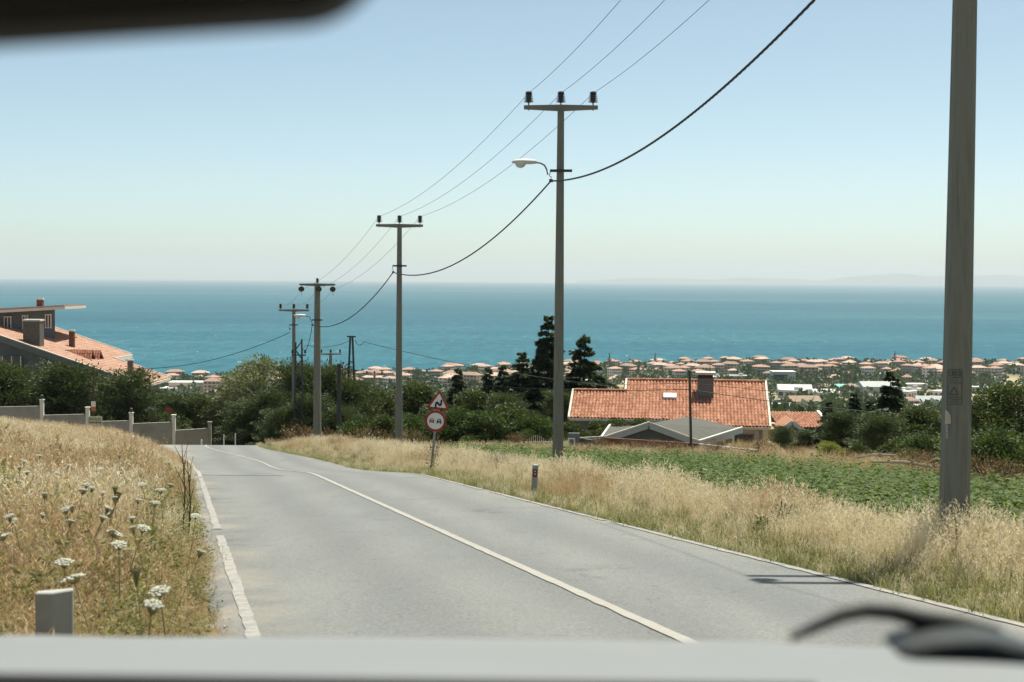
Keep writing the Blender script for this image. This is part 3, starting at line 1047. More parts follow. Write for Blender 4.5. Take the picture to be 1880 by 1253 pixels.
def clump_mesh(name, n, h, w, spread, lean, mat, heads=0.0, head_len=.10, head_w=.02, curl=.3, seed=0):
    global rng
    keep, rng = rng, np.random.default_rng(seed)
    v, q, t = [], [], []
    for i in range(n):
        a, r = rng.uniform(0, 6.28), spread * math.sqrt(rng.random())
        bx, by = r * math.cos(a), r * math.sin(a)
        hh = h * rng.uniform(.55, 1.12)
        la = rng.uniform(0, 6.28)
        le = abs(rng.normal(0, lean)) + .05
        dx, dy = math.cos(la) * le, math.sin(la) * le
        wa = rng.uniform(0, 6.28)
        wx, wy = math.cos(wa) * w / 2, math.sin(wa) * w / 2
        o = len(v)
        for s, ws in ((0, 1.0), (.4, .9), (.75, .6), (1.0, .12)):
            k = s + curl * s * s * s
            x, y = bx + dx * hh * s * k, by + dy * hh * s * k
            z = hh * s * (1 - .28 * le * s)
            v += [(x - wx * ws, y - wy * ws, z), (x + wx * ws, y + wy * ws, z)]
        for s in range(3):
            q.append((o + 2 * s, o + 2 * s + 1, o + 2 * s + 3, o + 2 * s + 2))
        if rng.random() < heads:
            tx, ty, tz = v[-1]
            for j in range(5):
                p = np.array([tx, ty, tz - head_len * j * .22])
                d = np.array([dx * .6 + rng.normal(0, .5), dy * .6 + rng.normal(0, .5), .7 + rng.normal(0, .3)])
                d /= np.linalg.norm(d)
                sd = np.cross(d, rng.normal(size=3))
                sd /= np.linalg.norm(sd)
                o2 = len(v)
                e = p + d * head_len * .45
                mid = p + d * head_len * .22
                v += [tuple(p), tuple(mid + sd * head_w), tuple(e), tuple(mid - sd * head_w)]
                q.append((o2, o2 + 1, o2 + 2, o2 + 3))
    rng = keep
    return np_mesh(name, v, q, None, mat)


def lib_obj(name, me, c):
    o = bpy.data.objects.new(name, me)
    c.objects.link(o)
    return o


def scatter(name, srcs, P, idx, scl, tilt=.12, label=None, cat=None):
    """one object: library clumps standing on many points"""
    c = bpy.data.collections.new(name + "_library")
    for i, me in enumerate(srcs):
        lib_obj("%s_%02d" % (name, i), me, c)
    n = len(P)
    me = bpy.data.meshes.new(name)
    me.vertices.add(n)
    me.vertices.foreach_set("co", np.asarray(P, np.float32).ravel())
    rot = np.stack([rng.normal(0, tilt, n), rng.normal(0, tilt, n), rng.uniform(0, 6.283, n)], 1)
    a = me.attributes.new("rot", 'FLOAT_VECTOR', 'POINT'); a.data.foreach_set("vector", rot.astype(np.float32).ravel())
    a = me.attributes.new("scl", 'FLOAT', 'POINT'); a.data.foreach_set("value", np.asarray(scl, np.float32))
    a = me.attributes.new("idx", 'INT', 'POINT'); a.data.foreach_set("value", np.asarray(idx, np.int32))
    o = link_mesh(name, me)
    ng = bpy.data.node_groups.new(name + "_scatter", 'GeometryNodeTree')
    ng.interface.new_socket(name="Geometry", in_out='INPUT', socket_type='NodeSocketGeometry')
    ng.interface.new_socket(name="Geometry", in_out='OUTPUT', socket_type='NodeSocketGeometry')
    gi, go = ng.nodes.new("NodeGroupInput"), ng.nodes.new("NodeGroupOutput")
    ip = ng.nodes.new("GeometryNodeInstanceOnPoints")
    ci = ng.nodes.new("GeometryNodeCollectionInfo")
    ci.inputs["Collection"].default_value = c
    ci.inputs["Separate Children"].default_value = True
    ci.inputs["Reset Children"].default_value = True
    ip.inputs["Pick Instance"].default_value = True

    def na(nm, typ):
        x = ng.nodes.new("GeometryNodeInputNamedAttribute")
        x.data_type = typ
        x.inputs["Name"].default_value = nm
        return x.outputs["Attribute"]
    er = ng.nodes.new("FunctionNodeEulerToRotation")
    ng.links.new(na("rot", 'FLOAT_VECTOR'), er.inputs[0])
    ng.links.new(gi.outputs[0], ip.inputs["Points"])
    ng.links.new(ci.outputs[0], ip.inputs["Instance"])
    ng.links.new(na("idx", 'INT'), ip.inputs["Instance Index"])
    ng.links.new(er.outputs[0], ip.inputs["Rotation"])
    ng.links.new(na("scl", 'FLOAT'), ip.inputs["Scale"])
    ng.links.new(ip.outputs[0], go.inputs[0])
    md = o.modifiers.new("scatter", 'NODES')
    md.node_group = ng
    tag(o, label, cat, kind="stuff")
    return o


G_dry = leaf_mat("dry_straw", [(0, (0.42, 0.35, 0.22)), (.35, (0.62, 0.54, 0.38)), (.7, (0.73, 0.66, 0.50)), (1, (0.80, 0.75, 0.61))], .42, 'mix', .7, (1.05, 1.0, .85))
G_brn = leaf_mat("brown_seed_grass", [(0, (0.33, 0.225, 0.125)), (.5, (0.50, 0.37, 0.225)), (1, (0.62, 0.50, 0.33))], .4, 'mix', .7, (1.05, 1.0, .85))
G_grn = leaf_mat("green_grass", [(0, (0.13, 0.15, 0.055)), (.5, (0.22, 0.23, 0.095)), (1, (0.38, 0.35, 0.19))], .35, 'mix', .6, (1.1, 1.15, .7))
G_thk = leaf_mat("dead_stalk_straw", [(0, (0.40, 0.27, 0.14)), (.5, (0.55, 0.40, 0.23)), (1, (0.66, 0.52, 0.33))], .1, 'mix', .7)
G_olv = leaf_mat("olive_stems", [(0, (0.12, 0.13, 0.055)), (.5, (0.21, 0.205, 0.095)), (1, (0.34, 0.31, 0.17))], .35, 'mix', .65)

dry = [clump_mesh("dry_clump", 30, .62, .0065, .17, .24, G_dry, .7, .13, .0055, seed=s) for s in (1, 2, 3)]
dry += [clump_mesh("dry_clump", 22, .50, .006, .20, .38, G_dry, .6, .12, .0055, seed=s) for s in (4, 5)]
brn = [clump_mesh("brown_clump", 30, .58, .005, .20, .36, G_brn, 1.0, .16, .005, seed=s) for s in (6, 7, 8)]
grn = [clump_mesh("green_clump", 26, .22, .010, .18, .55, G_grn, seed=s) for s in (9, 10)]
olv = [clump_mesh("olive_clump", 22, .55, .008, .18, .45, G_olv, .4, .12, .008, seed=s) for s in (12, 13)]


def weeds(seed):
    """leafy green forb of the verge"""
    global rng
    keep, rng = rng, np.random.default_rng(seed)
    n = 60
    z = rng.uniform(.03, .55, n)
    P = np.stack([rng.normal(0, .07, n), rng.normal(0, .07, n), z], 1)
    D = np.stack([rng.normal(0, 1, n), rng.normal(0, 1, n), rng.uniform(.0, .9, n)], 1)
    v, f = leaves(P, D, rng.uniform(.06, .15, n), rng.uniform(.015, .03, n))
    rng = keep
    return np_mesh("forb", v, f, None, G_olv)


forb = [weeds(1), weeds(2)]
thick = [clump_mesh("dead_stalks", 4, .82, .013, .12, .5, G_thk, .3, .1, .01, seed=31)]


def pts_along(n, y0, y1, s0, s1, side, ypow=1.0, spow=1.0):
    y = y0 + (y1 - y0) * rng.random(n) ** ypow
    s = s0 + (s1 - s0) * rng.random(n) ** spow
    x = road_x(np.clip(y, -60, 200)) + (s + HR if side > 0 else -(s + HL))
    return x, y, s


def stand(x, y): return np.stack([x, y, gz(x, y) - .02], 1)


# left bank: brown and straw grasses with olive weeds close to the camera
x, y, s = pts_along(27000, 3.0, 30, .12, 17, -1, 1.25)
n = len(x)
patch = np.sin(x * .55 + 1) * np.sin(y * .42 + .5) + rng.normal(0, .35, n)
near = 1 - ss(8, 17, y)
pr = rng.random(n)
idx = np.where(pr < .14 + .14 * near, rng.integers(8, 10, n), np.where(patch > -.45, rng.integers(5, 8, n), rng.integers(0, 5, n)))
idx = np.where((rng.random(n) < .10 + .08 * near), rng.integers(10, 12, n), idx)
idx = np.where(rng.random(n) < .07, 12, idx)
idx = np.where((s < .9) & (rng.random(n) < .5), rng.integers(10, 12, n), idx)
scl = rng.uniform(.55, 1.35, n) * (.9 + .3 * np.sin(x * 1.9 + 2 * np.sin(y * .8)) * np.sin(y * 1.3)) * (.38 + .62 * ss(.0, 1.3, s)) * (.74 + .26 * ss(8, 20, y))
scatter("verge_grass", dry + brn + olv + forb + thick, stand(x, y), idx, scl, .14, "dry brown and straw coloured grass covering the left bank", "grass")
x, y, s = pts_along(26000, 30, 74, .12, 26, -1, .9)
n = len(x)
patch = np.sin(x * .30 + 1) * np.sin(y * .22 + .5) + rng.normal(0, .4, n)
idx = np.where(patch > -.1, rng.integers(5, 8, n), rng.integers(0, 5, n))
scatter("bank_grass", dry + brn, stand(x, y), idx, rng.uniform(.45, 1.15, n) * (.45 + .55 * ss(0, 1.5, s)) * (1 - .5 * ss(60, 74, y)), .14, "pale straw grass along the crest of the left bank", "grass")

# right verge: a fringe of short green grass, then tall bleached straw
x, y, s = pts_along(6000, 5, 80, .05, 2.3, 1, 1.0, 1.3)
n = len(x)
pr = rng.random(n)
idx = np.where(pr < .5, rng.integers(0, 2, n), np.where(pr < .62, rng.integers(2, 4, n), rng.integers(4, 6, n)))
scatter("roadside_grass", grn + olv + dry[3:5], stand(x, y), idx, rng.uniform(.45, 1.1, n) * np.where(idx > 1, .5, 1), .15, "short green grass fringing the right road edge", "grass")
x, y, s = pts_along(26000, 6, 84, .75, 6.4, 1, .9, .9)
n = len(x)
patch = np.sin(x * .8 + 1) * np.sin(y * .5 + .5) + rng.normal(0, .3, n)
keepm = rng.random(n) < (.25 + .75 * ss(.8, 2.6, s + .5 * np.sin(y * .9))) * (1 - .85 * ss(3.6, 6.0, s + .6 * np.sin(y * .6)))
x, y, s, patch = x[keepm], y[keepm], s[keepm], patch[keepm]
n = len(x)
idx = np.where(patch > .75, rng.integers(5, 7, n), rng.integers(0, 5, n))
idx = np.where(rng.random(n) < .05, 7, idx)
scatter("straw_grass", dry + brn[:2] + olv[:1], stand(x, y), idx, rng.uniform(.5, 1.2, n) * (.9 + .22 * np.sin(x * 2.1 + y) * np.sin(y * 1.7)) * (.5 + .5 * ss(.6, 2.4, s)) * (1 - .25 * ss(4, 6.2, s)), .12, "tall bleached straw grass on the right verge", "grass")
# rough dry growth beyond the crop and behind the road's bend
x = rng.uniform(-32, 34, 15000); y = rng.uniform(40, 100, 15000)
rx = road_x(y)
edge = np.interp(x, [-10, -2, 8, 13, 14, 30], [76, 74, 61, 47, 36, 30])
k1 = ((x > rx + HR + 8) & (y > edge + .5)) | ((x < rx - HL - .6) & (y > 74)) | ((x > rx + HR + .4) & (y > 80))
x, y = x[k1], y[k1]
n = len(x)
scatter("scrub", dry[:2] + brn + olv, stand(x, y), np.where(rng.random(n) < .6, rng.integers(2, 5, n), rng.choice([0, 1, 5, 6], n)), rng.uniform(.6, 1.1, n) * np.where(x < rx[k1] + HR + .4, .5, 1.0), .15, "rough brown undergrowth beneath the trees beyond the crop", "undergrowth")


# crop: young sunflower plants in a dense stand
def crop_plant(seed, mat):
    global rng
    keep, rng = rng, np.random.default_rng(seed)
    n = 15
    z = np.linspace(.12, .72, n)
    a = np.arange(n) * 2.4 + rng.normal(0, .3, n)
    P = np.stack([np.cos(a) * .03, np.sin(a) * .03, z], 1)
    D = np.stack([np.cos(a), np.sin(a), rng.uniform(-.25, .35, n)], 1)
    L = np.interp(z, [.1, .40, .72], [.15, .19, .11])
    D2 = D / np.linalg.norm(D, axis=1, keepdims=True)
    up = np.array([0, 0, 1.0])[None, :] + rng.normal(0, .25, (n, 3))
    S = np.cross(D2, up); S /= np.linalg.norm(S, axis=1, keepdims=True)
    U = np.cross(S, D2)
    st = P + D2 * (L * .35)[:, None]
    vv, ff = [], []
    for i in range(n):
        o = len(vv)
        l, s_, u, p, d = L[i], S[i], U[i], st[i], D2[i]
        vv += [p, p + d * l * .35 + s_ * l * .42 + u * l * .06, p + d * l * .35 - u * l * .03, p + d * l * .35 - s_ * l * .42 + u * l * .06,
               p + d * l - u * l * .22, P[i]]
        ff += [(o, o + 1, o + 2), (o, o + 2, o + 3), (o + 1, o + 4, o + 2), (o + 2, o + 4, o + 3), (o + 5, o + 1, o)]
    rng = keep
    return np_mesh("crop_plant", np.array(vv), None, ff, mat)


L_crop = leaf_mat("crop_leaves", [(0, (0.032, 0.056, 0.011)), (.5, (0.064, 0.100, 0.022)), (1, (0.125, 0.165, 0.045))], .3, 'island', .7)
px_, py_ = np.meshgrid(np.arange(-8, 26, .36), np.arange(14, 80, .40))
x = px_.ravel() + rng.normal(0, .10, px_.size)
y = py_.ravel() + rng.normal(0, .12, px_.size)
rx = road_x(y)
edge = np.interp(x, [-10, -2, 8, 13, 14, 30], [76, 74, 61, 47, 36, 30])
kk_ = (x > rx + HR + 4.9 + .4 * np.sin(y * .7)) & (y < edge) & (rng.random(len(x)) > .06)
x, y = x[kk_], y[kk_]
n = len(x)
scatter("crop", [crop_plant(s, L_crop) for s in range(4)], stand(x, y), rng.integers(0, 4, n), rng.uniform(.62, 1.12, n), .12, "dense field of young broad leaved green crop right of the verge", "crop")


# white umbel flowers standing out of the left bank, each a plant of its own
U_wht = surf("umbel_white", (0.38, 0.38, 0.30), (0.50, 0.49, 0.40), 30, .8)
U_stm = surf("umbel_stem", (0.19, 0.19, 0.08), (0.27, 0.25, 0.12), 10, .8)


def umbel(seed, h, r, closed=False):
    random.seed(seed)
    st, hd = MB(), MB()
    bx = random.uniform(-.06, .06)
    st.tube([(0, 0, -.03), (bx * .4, .01, h * .5), (bx, 0, h - .05)], [.006, .005, .004], 5)
    for i in range(26):
        a = i * 2.4
        q = math.sqrt((i + .5) / 26) * r
        zc = h + (.012 if not closed else .05) - q * q / r * (.28 if not closed else -.35)
        c = Vector((bx + q * math.cos(a), q * math.sin(a), zc + random.uniform(-.004, .004)))
        st.bar((bx, 0, h - .055), c, .0022, .0022)
        rr = r * random.uniform(.16, .24)
        hd.lathe(c, [(rr * .35, -.006), (rr, 0.0), (rr * .8, .006), (rr * .25, .009)], 6)
    def mk(mb, mat):
        me = bpy.data.meshes.new("umbel")
        me.from_pydata(mb.v, [], mb.f)
        me.materials.append(mat)
        return me
    return mk(st, U_stm), mk(hd, U_wht if not closed else G_olv)


UM = [umbel(1, .82, .062), umbel(2, .74, .050), umbel(3, .90, .072), umbel(4, .70, .040), umbel(5, .78, .035, True)]
random.seed(5)


def flower(px, py, d, k, label, group):
    """stand a flower so that its head, just above the grass tops, shows at this pixel"""
    hgt = random.uniform(.60, .76)
    best = (9e9, d)
    for dd in np.arange(d * .55, d * 1.7, .1):
        q = at(px, py, float(dd))
        e = abs(q.z - (gz1(q.x, float(dd)) + hgt))
        if e < best[0]: best = (e, float(dd))
    d = best[1]
    p = at(px, py, d)
    z0 = gz1(p.x, d)
    h = max(min(p.z - z0, .85), .4)
    near = "low on" if d < 9.5 else ("half way up" if d < 15 else "near the crest of")
    if "left bank" in label:
        side = "at far left" if px < 110 else ("in the middle" if px < 215 else "towards the road edge")
        label = "white umbel flower %s the left bank, %s" % (near, side)
    o = empty('umbel_flower', (p.x, d, z0), label, "flower", group, random.uniform(0, 6.28))
    base = (.82, .74, .90, .70, .78)[k]
    kf = random.uniform(.6, .95)
    o.rotation_euler = (random.uniform(-.35, .35), random.uniform(-.35, .35), o.rotation_euler.z)
    s_o = link_mesh("stem", UM[k][0], o)
    s_o.scale = (kf, kf, h / base)
    f_o = link_mesh("flower_head", UM[k][1], o)
    f_o.scale = (kf, kf, kf)
    f_o.location = (0, 0, h - base * kf)


FL = [(35, 878, 13), (143, 878, 13.5), (92, 908, 11.5), (130, 944, 11), (232, 868, 15), (205, 822, 24), (218, 826, 24), (176, 912, 12.5), (160, 922, 12), (58, 975, 9.5),
      (118, 1022, 9.2), (228, 972, 10.6), (285, 964, 11.3), (290, 1004, 9.8), (190, 1056, 8.4), (322, 1062, 8.6), (20, 938, 11), (8, 900, 13), (60, 940, 11), (150, 972, 10),
      (275, 1046, 8.8), (45, 1006, 9.2), (10, 1045, 8.4), (240, 1086, 8), (342, 937, 14), (268, 922, 15),
      (180, 838, 20), (230, 836, 21), (150, 846, 18), (195, 858, 17), (110, 866, 15), (60, 838, 18), (250, 850, 19), (215, 900, 14), (280, 880, 18), (300, 900, 17)]
for i, (a, b_, c_) in enumerate(FL):
    flower(a, b_, c_, 4 if i % 13 == 7 else (0, 1, 3, 1, 2)[i % 5], "white flat topped umbel flower standing in the grass of the left bank", "white umbel flowers on the left bank")
for _ in range(34):
    c_ = random.uniform(11, 30)
    a = random.uniform(5, 330 - (30 - c_) * 3)
    q = at(a, 800, c_)
    zt_ = gz1(q.x, c_) + random.uniform(.48, .66)
    cc_ = CR.transposed() @ Vector((q.x, c_, zt_))
    if q.x > float(road_x(c_)) - HL - .4: continue
    flower(940 + F * cc_.x / -cc_.z, 626.5 - F * cc_.y / -cc_.z, c_, random.choice((1, 3, 3, 1, 0)), "white flat topped umbel flower standing in the grass of the left bank", "white umbel flowers on the left bank")
for a, b_, c_ in ((1248, 850, 40), (1268, 848, 40), (1272, 858, 39), (1280, 860, 39), (1292, 864, 38), (735, 812, 58), (752, 816, 58), (762, 813, 58), (775, 820, 57)):
    flower(a, b_, c_, 2, "white umbel flower in the straw " + ("beside the third pole" if a < 900 else "before the outbuilding, below the steel post"), "white umbel flowers on the right verge")

# dark dead stalks and a few greener plants of the verge
def stalk(name, px, py_top, d, mat, label, cat, leafy=True, n=40, w=.1, bare=False):
    p = at(px, py_top, d)
    z0 = gz1(p.x, d)
    h = p.z - z0
    o = empty(name, (p.x, d, z0), label, cat)
    st = MB()
    st.tube([(0, 0, -.03), (.03, 0, h * .5), (-.01, .01, h)], [.012, .009, .004], 5)
    for i in range(9 if bare else 6):
        t = .25 + .7 * i / 9
        a = i * 2.3
        st.tube([(0.02, 0, h * t), (math.cos(a) * w * 1.1, math.sin(a) * w * 1.1, h * min(t + .2, 1.05))], [.005, .003], 4)
    st.build("stem", U_stm if not bare else M['bark'], o)
    if leafy:
        z = rng.uniform(.15, 1.0, n) * h
        P = np.stack([rng.normal(0, w * .4, n), rng.normal(0, w * .4, n), z], 1)
        D = np.stack([rng.normal(0, 1, n), rng.normal(0, 1, n), rng.uniform(.2, 1.2, n)], 1)
        v, f = leaves(P, D, rng.uniform(.06, .13, n), rng.uniform(.02, .035, n))
        link_mesh("leaves", np_mesh("leaves", v, f, None, mat), o)
    return o


stalk('thistle', 1437, 930, 18.5, L_bsh, "upright leafy dark green thistle in the right verge straw", "weed", n=90, w=.11)
stalk('thistle', 1396, 950, 18.0, L_bsh, "smaller grey green thistle left of the leafy dark one", "weed", n=60, w=.12)
stalk('thistle', 1148, 862, 30, L_bsh, "dark weed among straw right of the reflector post", "weed", n=60, w=.16)
stalk('thistle', 795, 822, 39.5, L_bsh, "green weed at the foot of the road sign post", "weed", n=60, w=.2)
stalk('dead_stalk', 105, 795, 30, G_brn, "dark brown dead dock stalk on the left bank crest", "weed", n=90, w=.07)
stalk('dead_stalk', 335, 817, 17.5, G_brn, "bare dark twiggy stalk at the left road edge", "weed", leafy=False, bare=True, w=.09)
stalk('dead_stalk', 345, 845, 16.8, G_brn, "shorter bare dark twig beside the taller one at the road edge", "weed", leafy=False, bare=True, w=.07)
stalk('dead_stalk', 803, 795, 45, L_dry, "rust brown dead weed just behind the sign post", "weed", n=70, w=.16)
stalk('dead_stalk', 1754, 938, 14.6, G_dry, "single pale grass stalk in front of the nearest pole", "weed", n=16, w=.02)

# ------------------------------------------------------------------ utility poles
def insulator(parent, c, s=1.0, down=False):
    """pin insulator: ribbed dark glaze on a steel pin"""
    c = Vector(c)
    mb = MB()
    prof = [(.035, .03)]
    z = .04
    for i in range(5):
        r = .105 - .005 * i
        prof += [(.055, z), (r, z + .004), (r, z + .012), (.055, z + .022)]
        z += .036
    prof += [(.07, z), (.07, z + .03), (.04, z + .045)]
    mb.lathe(c, [(r * s, q * s) for r, q in prof], 10)
    o = mb.build("insulator", M['insul'], parent, smooth=False)
    p = MB().tube([c + Vector((0, 0, -.13 * s)), c + Vector((0, 0, .05 * s))], .014 * s, 5)
    p.build("pin", M['darksteel'], o)
    return o


def slung(parent, c, r=.15):
    mb = MB()
    for k in range(4):
        mb.lathe(Vector(c) + Vector((0, (k - 1.5) * .09, 0)), [(.03, -.03), (r, -.012), (r * .95, .012), (.03, .03)], 14, axis=(0, 1, .15))
    o = mb.build("insulator", M['insul'], parent)
    MB().tube([Vector(c) + Vector((0, 0, r + .12)), Vector(c) + Vector((0, 0, r * .3))], .012, 5).build("pin", M['darksteel'], o)
    MB().tube([Vector(c) + Vector((0.02, -.1, -r * .5)), Vector(c) + Vector((0.06, -.15, -r - .16)), Vector(c) + Vector((-.03, .1, -r - .2)), Vector(c) + Vector((-.02, .15, -r * .3))], .008, 4).build("jumper", M['wire'], o)


def lamp(o, x0, z0, side=-1, s=1.0):
    """street light on a curved arm"""
    MB().tube([(x0, -.02, z0 - .12), (x0 + side * .03, -.02, z0 + .02), (x0 + side * .09, -.04, z0 + .13), (x0 + side * .20, -.06, z0 + .19), (x0 + side * .33, -.08, z0 + .20)], .022, 7).build("lamp_arm", M['darksteel'], o, smooth=True)
    hb = MB()
    xs = [.30, .36, .42, .62, .80, .93, .98]
    hw = [.05, .07, .10, .13, .125, .09, .02]
    up = [.06, .075, .085, .10, .09, .06, .015]
    vs, fs = [], []
    n = 10
    for q, (a, w, u) in enumerate(zip(xs, hw, up)):
        for j in range(n):
            t = 2 * math.pi * j / n
            zz = u * math.sin(t)
            vs.append((x0 + side * a, -.08 + w * math.cos(t), z0 + .21 + (zz if zz > 0 else zz * .6)))
    for q in range(len(xs) - 1):
        for j in range(n):
            a, b_ = q * n + j, q * n + (j + 1) % n
            fs.append((a, b_, b_ + n, a + n))
    fs += [tuple(range(n)), tuple(range((len(xs) - 1) * n, len(xs) * n))]
    hb.add(vs, fs)
    h = hb.build("lamp_head", M['lamp'], o, smooth=True)
    MB().lathe((x0 + side * .74, -.08, z0 + .185), [(.03, -.13), (.09, -.11), (.135, -.06), (.15, 0.0)], 14).build("lamp_bowl", M['lampglass'], h, smooth=True)


def pole(px, d, ztop_px, label, arm=2.0, bw=.30, tw=.18, rz=0.0, name="utility_pole", style='pin', base_z=None, bracket=True, lampside=0, top=None, double=False, group="concrete power poles along the road", bz=1.68):
    p = at(px, 700, d)
    z0 = gz1(p.x, d) if base_z is None else base_z
    if top is None:
        zt = at(px, ztop_px, d).z
    else:
        zt = top
    # foot at the ground under the place where the shaft shows
    o = empty(name, (p.x, d, z0), label, "power pole", group, rz)
    H = zt - z0
    mb = MB()
    vs, fs = [], []
    n = 8
    for zz, w in ((-.8, bw * 1.02), (0, bw), (H * .5, (bw + tw) / 2), (H, tw)):
        h, c = w / 2, w / 2 * .62
        for x, y in ((-c, -h), (c, -h), (h, -c), (h, c), (c, h), (-c, h), (-h, c), (-h, -c)):
            vs.append((x, y, zz))
    for q in range(3):
        for j in range(n):
            a, b_ = q * n + j, q * n + (j + 1) % n
            fs.append((a, b_, b_ + n, a + n))
    fs += [tuple(range(n)), tuple(range(3 * n, 4 * n))]
    mb.add(vs, fs)
    mb.build("shaft", M['concrete'], o)
    A = arm / 2
    for k in ((0,) if not double else (-.28, .28)):
        ab = MB()
        for sd in (-1, 1):
            ab.bar((0, k, H + .02), (sd * A, k, H + .035), .15, .17, w2=.12, h2=.10)
        ab.build("crossarm", M['arm_concrete'], o)
    ins = []
    for q, xx in enumerate((-A + .13, 0, A - .13)):
        if style == 'pin':
            insulator(o, (xx, 0, H + .12), 1.3)
            ins.append(Vector((xx, 0, H + .42)))
        else:
            slung(o, (xx + (.1 if q == 1 else 0), -.12, H - .22))
            ins.append(Vector((xx, 0, H - .22)))
    if style != 'pin':
        insulator(o, (0, 0, H + .10), 1.1)
    br = None
    if bracket:
        zb = H - bz
        MB().box((0.02, -tw / 2 - .05, zb), (.60, .06, .07)).build("bracket", M['darksteel'], o)
        c = MB()
        c.tube([(-.27, -tw / 2 - .05, zb - .04), (-.30, -tw / 2 - .06, zb - .14), (-.24, -tw / 2 - .06, zb - .17), (-.25, -tw / 2 - .06, zb - .24)], .012, 5)
        c.box((-.25, -tw / 2 - .07, zb - .27), (.10, .08, .08))
        c.build("cable_clamp", M['darksteel'], o)
        br = Vector((-.25, -tw / 2 - .09, zb - .28))
        if lampside:
            lamp(o, -.34, zb + .02, -1)
    rot = Matrix.Rotation(rz, 3, 'Z')
    O = Vector((p.x, d, z0))
    return o, [O + rot @ q for q in ins], (O + rot @ br if br is not None else None)


p1, i1, b1 = pole(1757, 16.0, 0, "nearest concrete pole at right with stencilled warning panel and paper scrap", top=-3.04 + 9.75, bw=.305, tw=.19, double=True)
p2, i2, b2 = pole(1025.5, 38.7, 200, "second concrete pole with ribbed insulators and a street lamp before the tiled house", arm=2.0, lampside=1, bw=.31, tw=.178, rz=-.04)
p3, i3, b3 = pole(732.5, 60.7, 416, "third concrete pole with three upright insulators beside the road signs", arm=2.0, bw=.31, tw=.19, bz=1.68)
p4, i4, b4 = pole(582.5, 80.0, 524, "fourth concrete pole with insulators slung under its arm and a street lamp", arm=2.02, bw=.46, tw=.30, style='slung', lampside=1, bz=1.95)
p5, i5, b5 = pole(539.5, 96.0, 571, "slim concrete pole with three small insulators rising behind the dark trees", arm=2.06, bw=.30, tw=.20, bz=.95)
p6, i6, b6 = pole(607, 132, 651, "low concrete pole top showing above the cypress right of the fourth pole", arm=2.0, bw=.42, tw=.26, bracket=False)
p7, i7, b7 = pole(687.5, 163, 689, "far small pole top with three insulators before the town roofs", arm=2.0, bw=.34, tw=.24, bracket=False)

# stencilled warning panel, torn paper and a column of small print on the nearest pole (front face)
def on_pole(px, py, out=.004):
    # the front face leans back slightly with the taper; take the face plane at that height
    q = at(px, py, 16.0)
    t = (q.z + 3.04) / 9.75
    half = lerp(.305, .19, t) / 2
    return at(px, py, 16.0 - half - out)


st = MB()
def stroke(a, b_, w=.010):
    A_, B_ = on_pole(*a), on_pole(*b_)
    st.bar(A_, B_, w, .003, up=(0, -1, 0))
fr = [(1739.5, 679), (1766.5, 679), (1766, 743), (1739, 743)]
for i in range(4):
    stroke(fr[i], fr[(i + 1) % 4], .006)
for q in range(4):                       # big word on top
    x0 = 1742 + q * 6
    for s in ([(0, 0), (0, 8)], [(0, 0), (3.5, 0)], [(3.5, 0), (3.5, 8)] if q % 2 else [(0, 4), (3.5, 4)], [(0, 8), (3.5, 8)] if q != 1 else [(0, 4), (3.5, 8)]):
        stroke((x0 + s[0][0], 682 + s[0][1]), (x0 + s[1][0], 682 + s[1][1]), .007)
for row, (a, b_) in enumerate(((1744, 1764), (1745, 1760), (1743, 1763))):   # small lines of print
    xx = a
    while xx < b_:
        stroke((xx, 693.5 + row * 5), (xx + random.choice((1.6, 2.4, 3.2)), 693.5 + row * 5), .009)
        xx += 3.9
for a, b_ in (((1751.5, 711), (1743.5, 725)), ((1743.5, 725), (1760, 725)), ((1760, 725), (1751.5, 711))):
    stroke(a, b_, .010)
for row in range(3):
    xx = 1743 + row
    while xx < 1762:
        stroke((xx, 730 + row * 4.2), (xx + 2.4, 730 + row * 4.2), .009)
        xx += 3.6
sten = st.build("warning_stencil", surf("stencil_paint", (.07, .075, .064), (.10, .105, .09), 25, .9))
pp = MB()
pp.slab([on_pole(1735.5, 752, .006), on_pole(1741, 756.5, .006), on_pole(1745, 763, .006), on_pole(1746, 778, .006), on_pole(1735, 779, .006)], .003, d=(0, -1, 0))
paper = pp.build("paper_scrap", surf("torn_paper", (.42, .39, .32), (.5, .47, .40), 20, .9))
sp_ = MB()
for q in range(7):
    sp_.bar(on_pole(1736.5, 782 + q * 3.6, .006), on_pole(1740, 782 + q * 3.6, .006), .012, .003, up=(0, -1, 0))
small = sp_.build("small_print", surf("print_white", (.4, .42, .42), (.5, .5, .48), 20, .9))
for o in (sten, paper, small):
    o.parent = p1
    o.matrix_parent_inverse = Matrix.Translation(p1.location).inverted()


# ------------------------------------------------------------------ wires
def span(a, b_, sag, n=28):
    a, b_ = Vector(a), Vector(b_)
    out = []
    for i in range(n + 1):
        t = i / n
        p = a.lerp(b_, t)
        p.z -= sag * 4 * t * (1 - t)
        out.append(p)
    return out


def wire(name, spans, r, mat, label, cat="wire", group=None, twist=False):
    mb = MB()
    for a, b_, sag in spans:
        L = (Vector(a) - Vector(b_)).length
        if not twist:
            mb.tube(span(a, b_, sag, 30), r, 5, cap=False)
        else:
            n = int(L / .055)
            pts = span(a, b_, sag, n)
            for ph in (0, 2.094, 4.189):
                q = []
                for i, p in enumerate(pts):
                    t = ph + i * .055 / .62 * 6.283
                    q.append(p + Vector((math.cos(t) * r * .8, 0, math.sin(t) * r * .8)))
                mb.tube(q, r * .75, 4, cap=False)
    return tag(mb.build(name, mat, None, smooth=True), label, cat, group)


